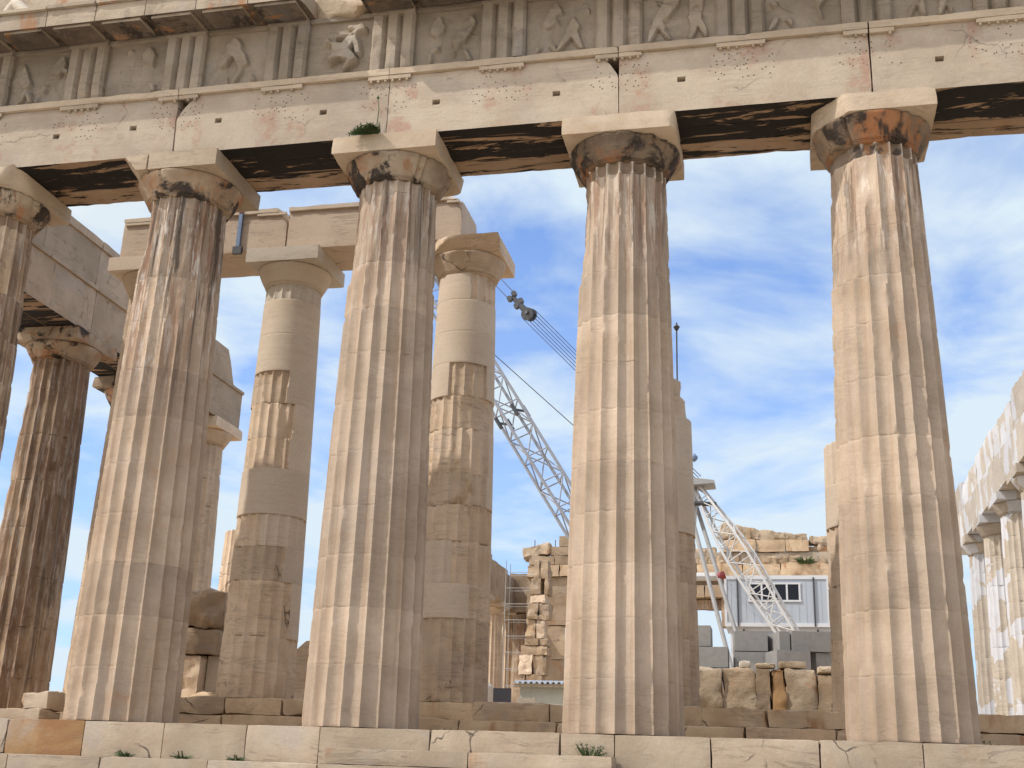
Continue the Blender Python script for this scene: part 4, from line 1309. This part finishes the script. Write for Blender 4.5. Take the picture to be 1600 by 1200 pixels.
mb = MB(); mb.box((-.9, -.05, 0), (.1, .06, 1.05)); o = mb.build('tarpaulin_screen', m_tarp, None, (-3.0, 14.6, .66)); tag(o, 'dark tarpaulin screen between the white marble fragment and the shed', 'screen')
t = thing('hand_rail', 'bent bright steel tube rail beside the white marble fragment', 'rail', (-2.78, 11.0, .66))
mb = MB(); mb.tube([(-.12, 0, 0), (-.1, 0, .75), (-.02, 0, .9), (.06, 0, .8), (.06, 0, 0)], .022, 8); mb.build('tube', m_tin, t)
mb = MB(); mb.tube([(0, 0, 0), (0, 0, 1.6)], .018, 6); mb.tube([(0, 0, 1.42), (0, 0, 1.5), (0, 0, 1.56)], [.03, .075, .02], 8)
tag(mb.build('lightning_rod', m_steel, None, (2.62, PY + .25, 7.3)), 'thin lightning rod with a small knob standing on the rough topped column stump', 'rod')
t = thing('lamp_post', 'small bulb on a pole showing beside the rough topped column stump', 'lamp', (1.57, 26, 2.3))
mb = MB(); mb.tube([(-.25, 0, 0), (-.25, 0, 8.9), (0, 0, 9.0)], .025, 6); mb.build('pole', m_steel, t)
mb = MB(); lathe(mb, [(.03, 8.9), (.13, 9.0), (.14, 9.1), (.04, 9.22)], 12); mb.build('bulb', m_blue, t)

# ------------------------------------------------------------------ weeds
def weed(name, label, cat, loc, n, length, spread, seed, mats=(None,), droop=.6, width=.014, upb=.8, lean=(0, 0, 0), flower=0, group=None):
    rr = random.Random(seed)
    t = thing(name, label, cat, loc, group)
    mb = MB()
    for q in range(n):
        a = rr.uniform(0, 2 * math.pi)
        d = Vector((math.cos(a) * rr.random() ** .5 * spread, math.sin(a) * rr.random() ** .5 * spread * .6, 0))
        dr = Vector((math.cos(a) * rr.uniform(.2, 1), -abs(math.sin(a)) * rr.uniform(.2, .9), upb * rr.uniform(.3, 1.2))) + Vector(lean)
        dr.normalize()
        Ln = length * rr.uniform(.45, 1.1)
        p = d.copy(); pts = [p.copy()]
        for s in range(4):
            dr = (dr + Vector((0, 0, -droop * .25))).normalized()
            p = p + dr * Ln / 4
            pts.append(p.copy())
        side = dr.cross(Vector((rr.uniform(-1, 1), rr.uniform(-1, 1), rr.uniform(-.3, 1)))).normalized()
        vs, fs = [], []
        for s, pp in enumerate(pts):
            w_ = width * (1 - (s / 4) ** 2 * .9)
            vs += [tuple(pp - side * w_), tuple(pp + side * w_)]
        for s in range(4):
            fs.append((2 * s, 2 * s + 1, 2 * s + 3, 2 * s + 2))
        mb.add(vs, fs)
        for s in range(1, 4):                       # side leaflets
            for sg in (-1, 1):
                lf = (side * sg + dr * .6).normalized() * Ln * .16
                k_ = dr * Ln * .05
                mb.add([tuple(pts[s]), tuple(pts[s] + lf * .5 + k_), tuple(pts[s] + lf), tuple(pts[s] + lf * .5 - k_)], [(0, 1, 2, 3)])
    mb.build('leaves', mats[0] or m_leaf, t)
    if flower:
        mb = MB()
        for q in range(flower):
            c = Vector((rr.uniform(-spread, spread), -.05, rr.uniform(.3, .9) * length))
            mb.tube([(c.x * .4, 0, 0), c], .006, 4)
            lathe(mb, [(.004, c.z - .02), (.03, c.z), (.006, c.z + .03)], 7, xy=(c.x, c.y))
        mb.build('flower_stems', m_flower, t)
    return t


weed('green_tuft', 'bushy green tuft growing from the joint under the architrave', 'plant', (CX[2] - .22, -1.0, 10.46), 150, .34, .16, 1, droop=.25, upb=.35, lean=(-.7, -.5, -.25))
mb = MB(); mb.tube([(0, 0, 0), (.03, -.02, .4), (.0, -.03, .62)], [.012, .008, .006], 6); lathe(mb, [(.005, .60), (.03, .64), (.005, .69)], 8, xy=(0, -.03))
o = mb.build('flower_stalk', m_leaf, None, (CX[2] - .17, -.95, 10.55)); tag(o, 'lone thin stalk with a seed head rising above the green tuft', 'plant')
weed('step_grass', 'spiky grass clump growing on the front of the top step below the orange capital column', 'plant', (1.80, -1.13, -.33), 34, .21, .15, 2, droop=.15, upb=1.2, width=.010)
for q, (x, z, n) in enumerate(((-5.65, -.55, 26), (-4.68, -.55, 22), (-3.75, -.56, 24))):
    weed('small_weed', 'tiny green weed below the top step, %s of three at the left' % ['leftmost', 'middle one', 'rightmost'][q], 'plant', (x, -1.1, z), n, .14, .09, 10 + q, group='tiny weeds at the step joint')
weed('yellow_bush', 'dark leafy bush with yellow flecks at the foot of the upright slabs', 'plant', (5.15, 10.6, .68), 130, .42, .34, 20, upb=1.3, droop=.3, flower=14, width=.02)
weed('dry_bush', 'dry twiggy bush at the foot of the upright slabs, left of the leafy one', 'plant', (3.3, 10.6, .68), 110, .5, .5, 21, (m_dry,), upb=1.6, droop=.2, width=.008)
weed('dry_bush', 'dry twiggy bush at the foot of the upright slabs beside the right column stump', 'plant', (5.9, 10.5, .68), 60, .42, .3, 22, (m_dry,), upb=1.5, droop=.2, width=.009)
weed('wall_shrub', 'small dark shrub growing on the ledge of the ruined far wall', 'plant', (6.3, WY - .4, 12.7), 70, .55, .35, 23, upb=1.2, width=.04)
weed('porch_weed', 'dark weed on the lower porch step at the right of the tuft column', 'plant', (-1.75, 3.66, .02), 50, .2, .14, 24)
weed('porch_weed', 'dark weed on the porch step at the right edge of the photo', 'plant', (8.2, 3.5, .02), 60, .24, .35, 25)
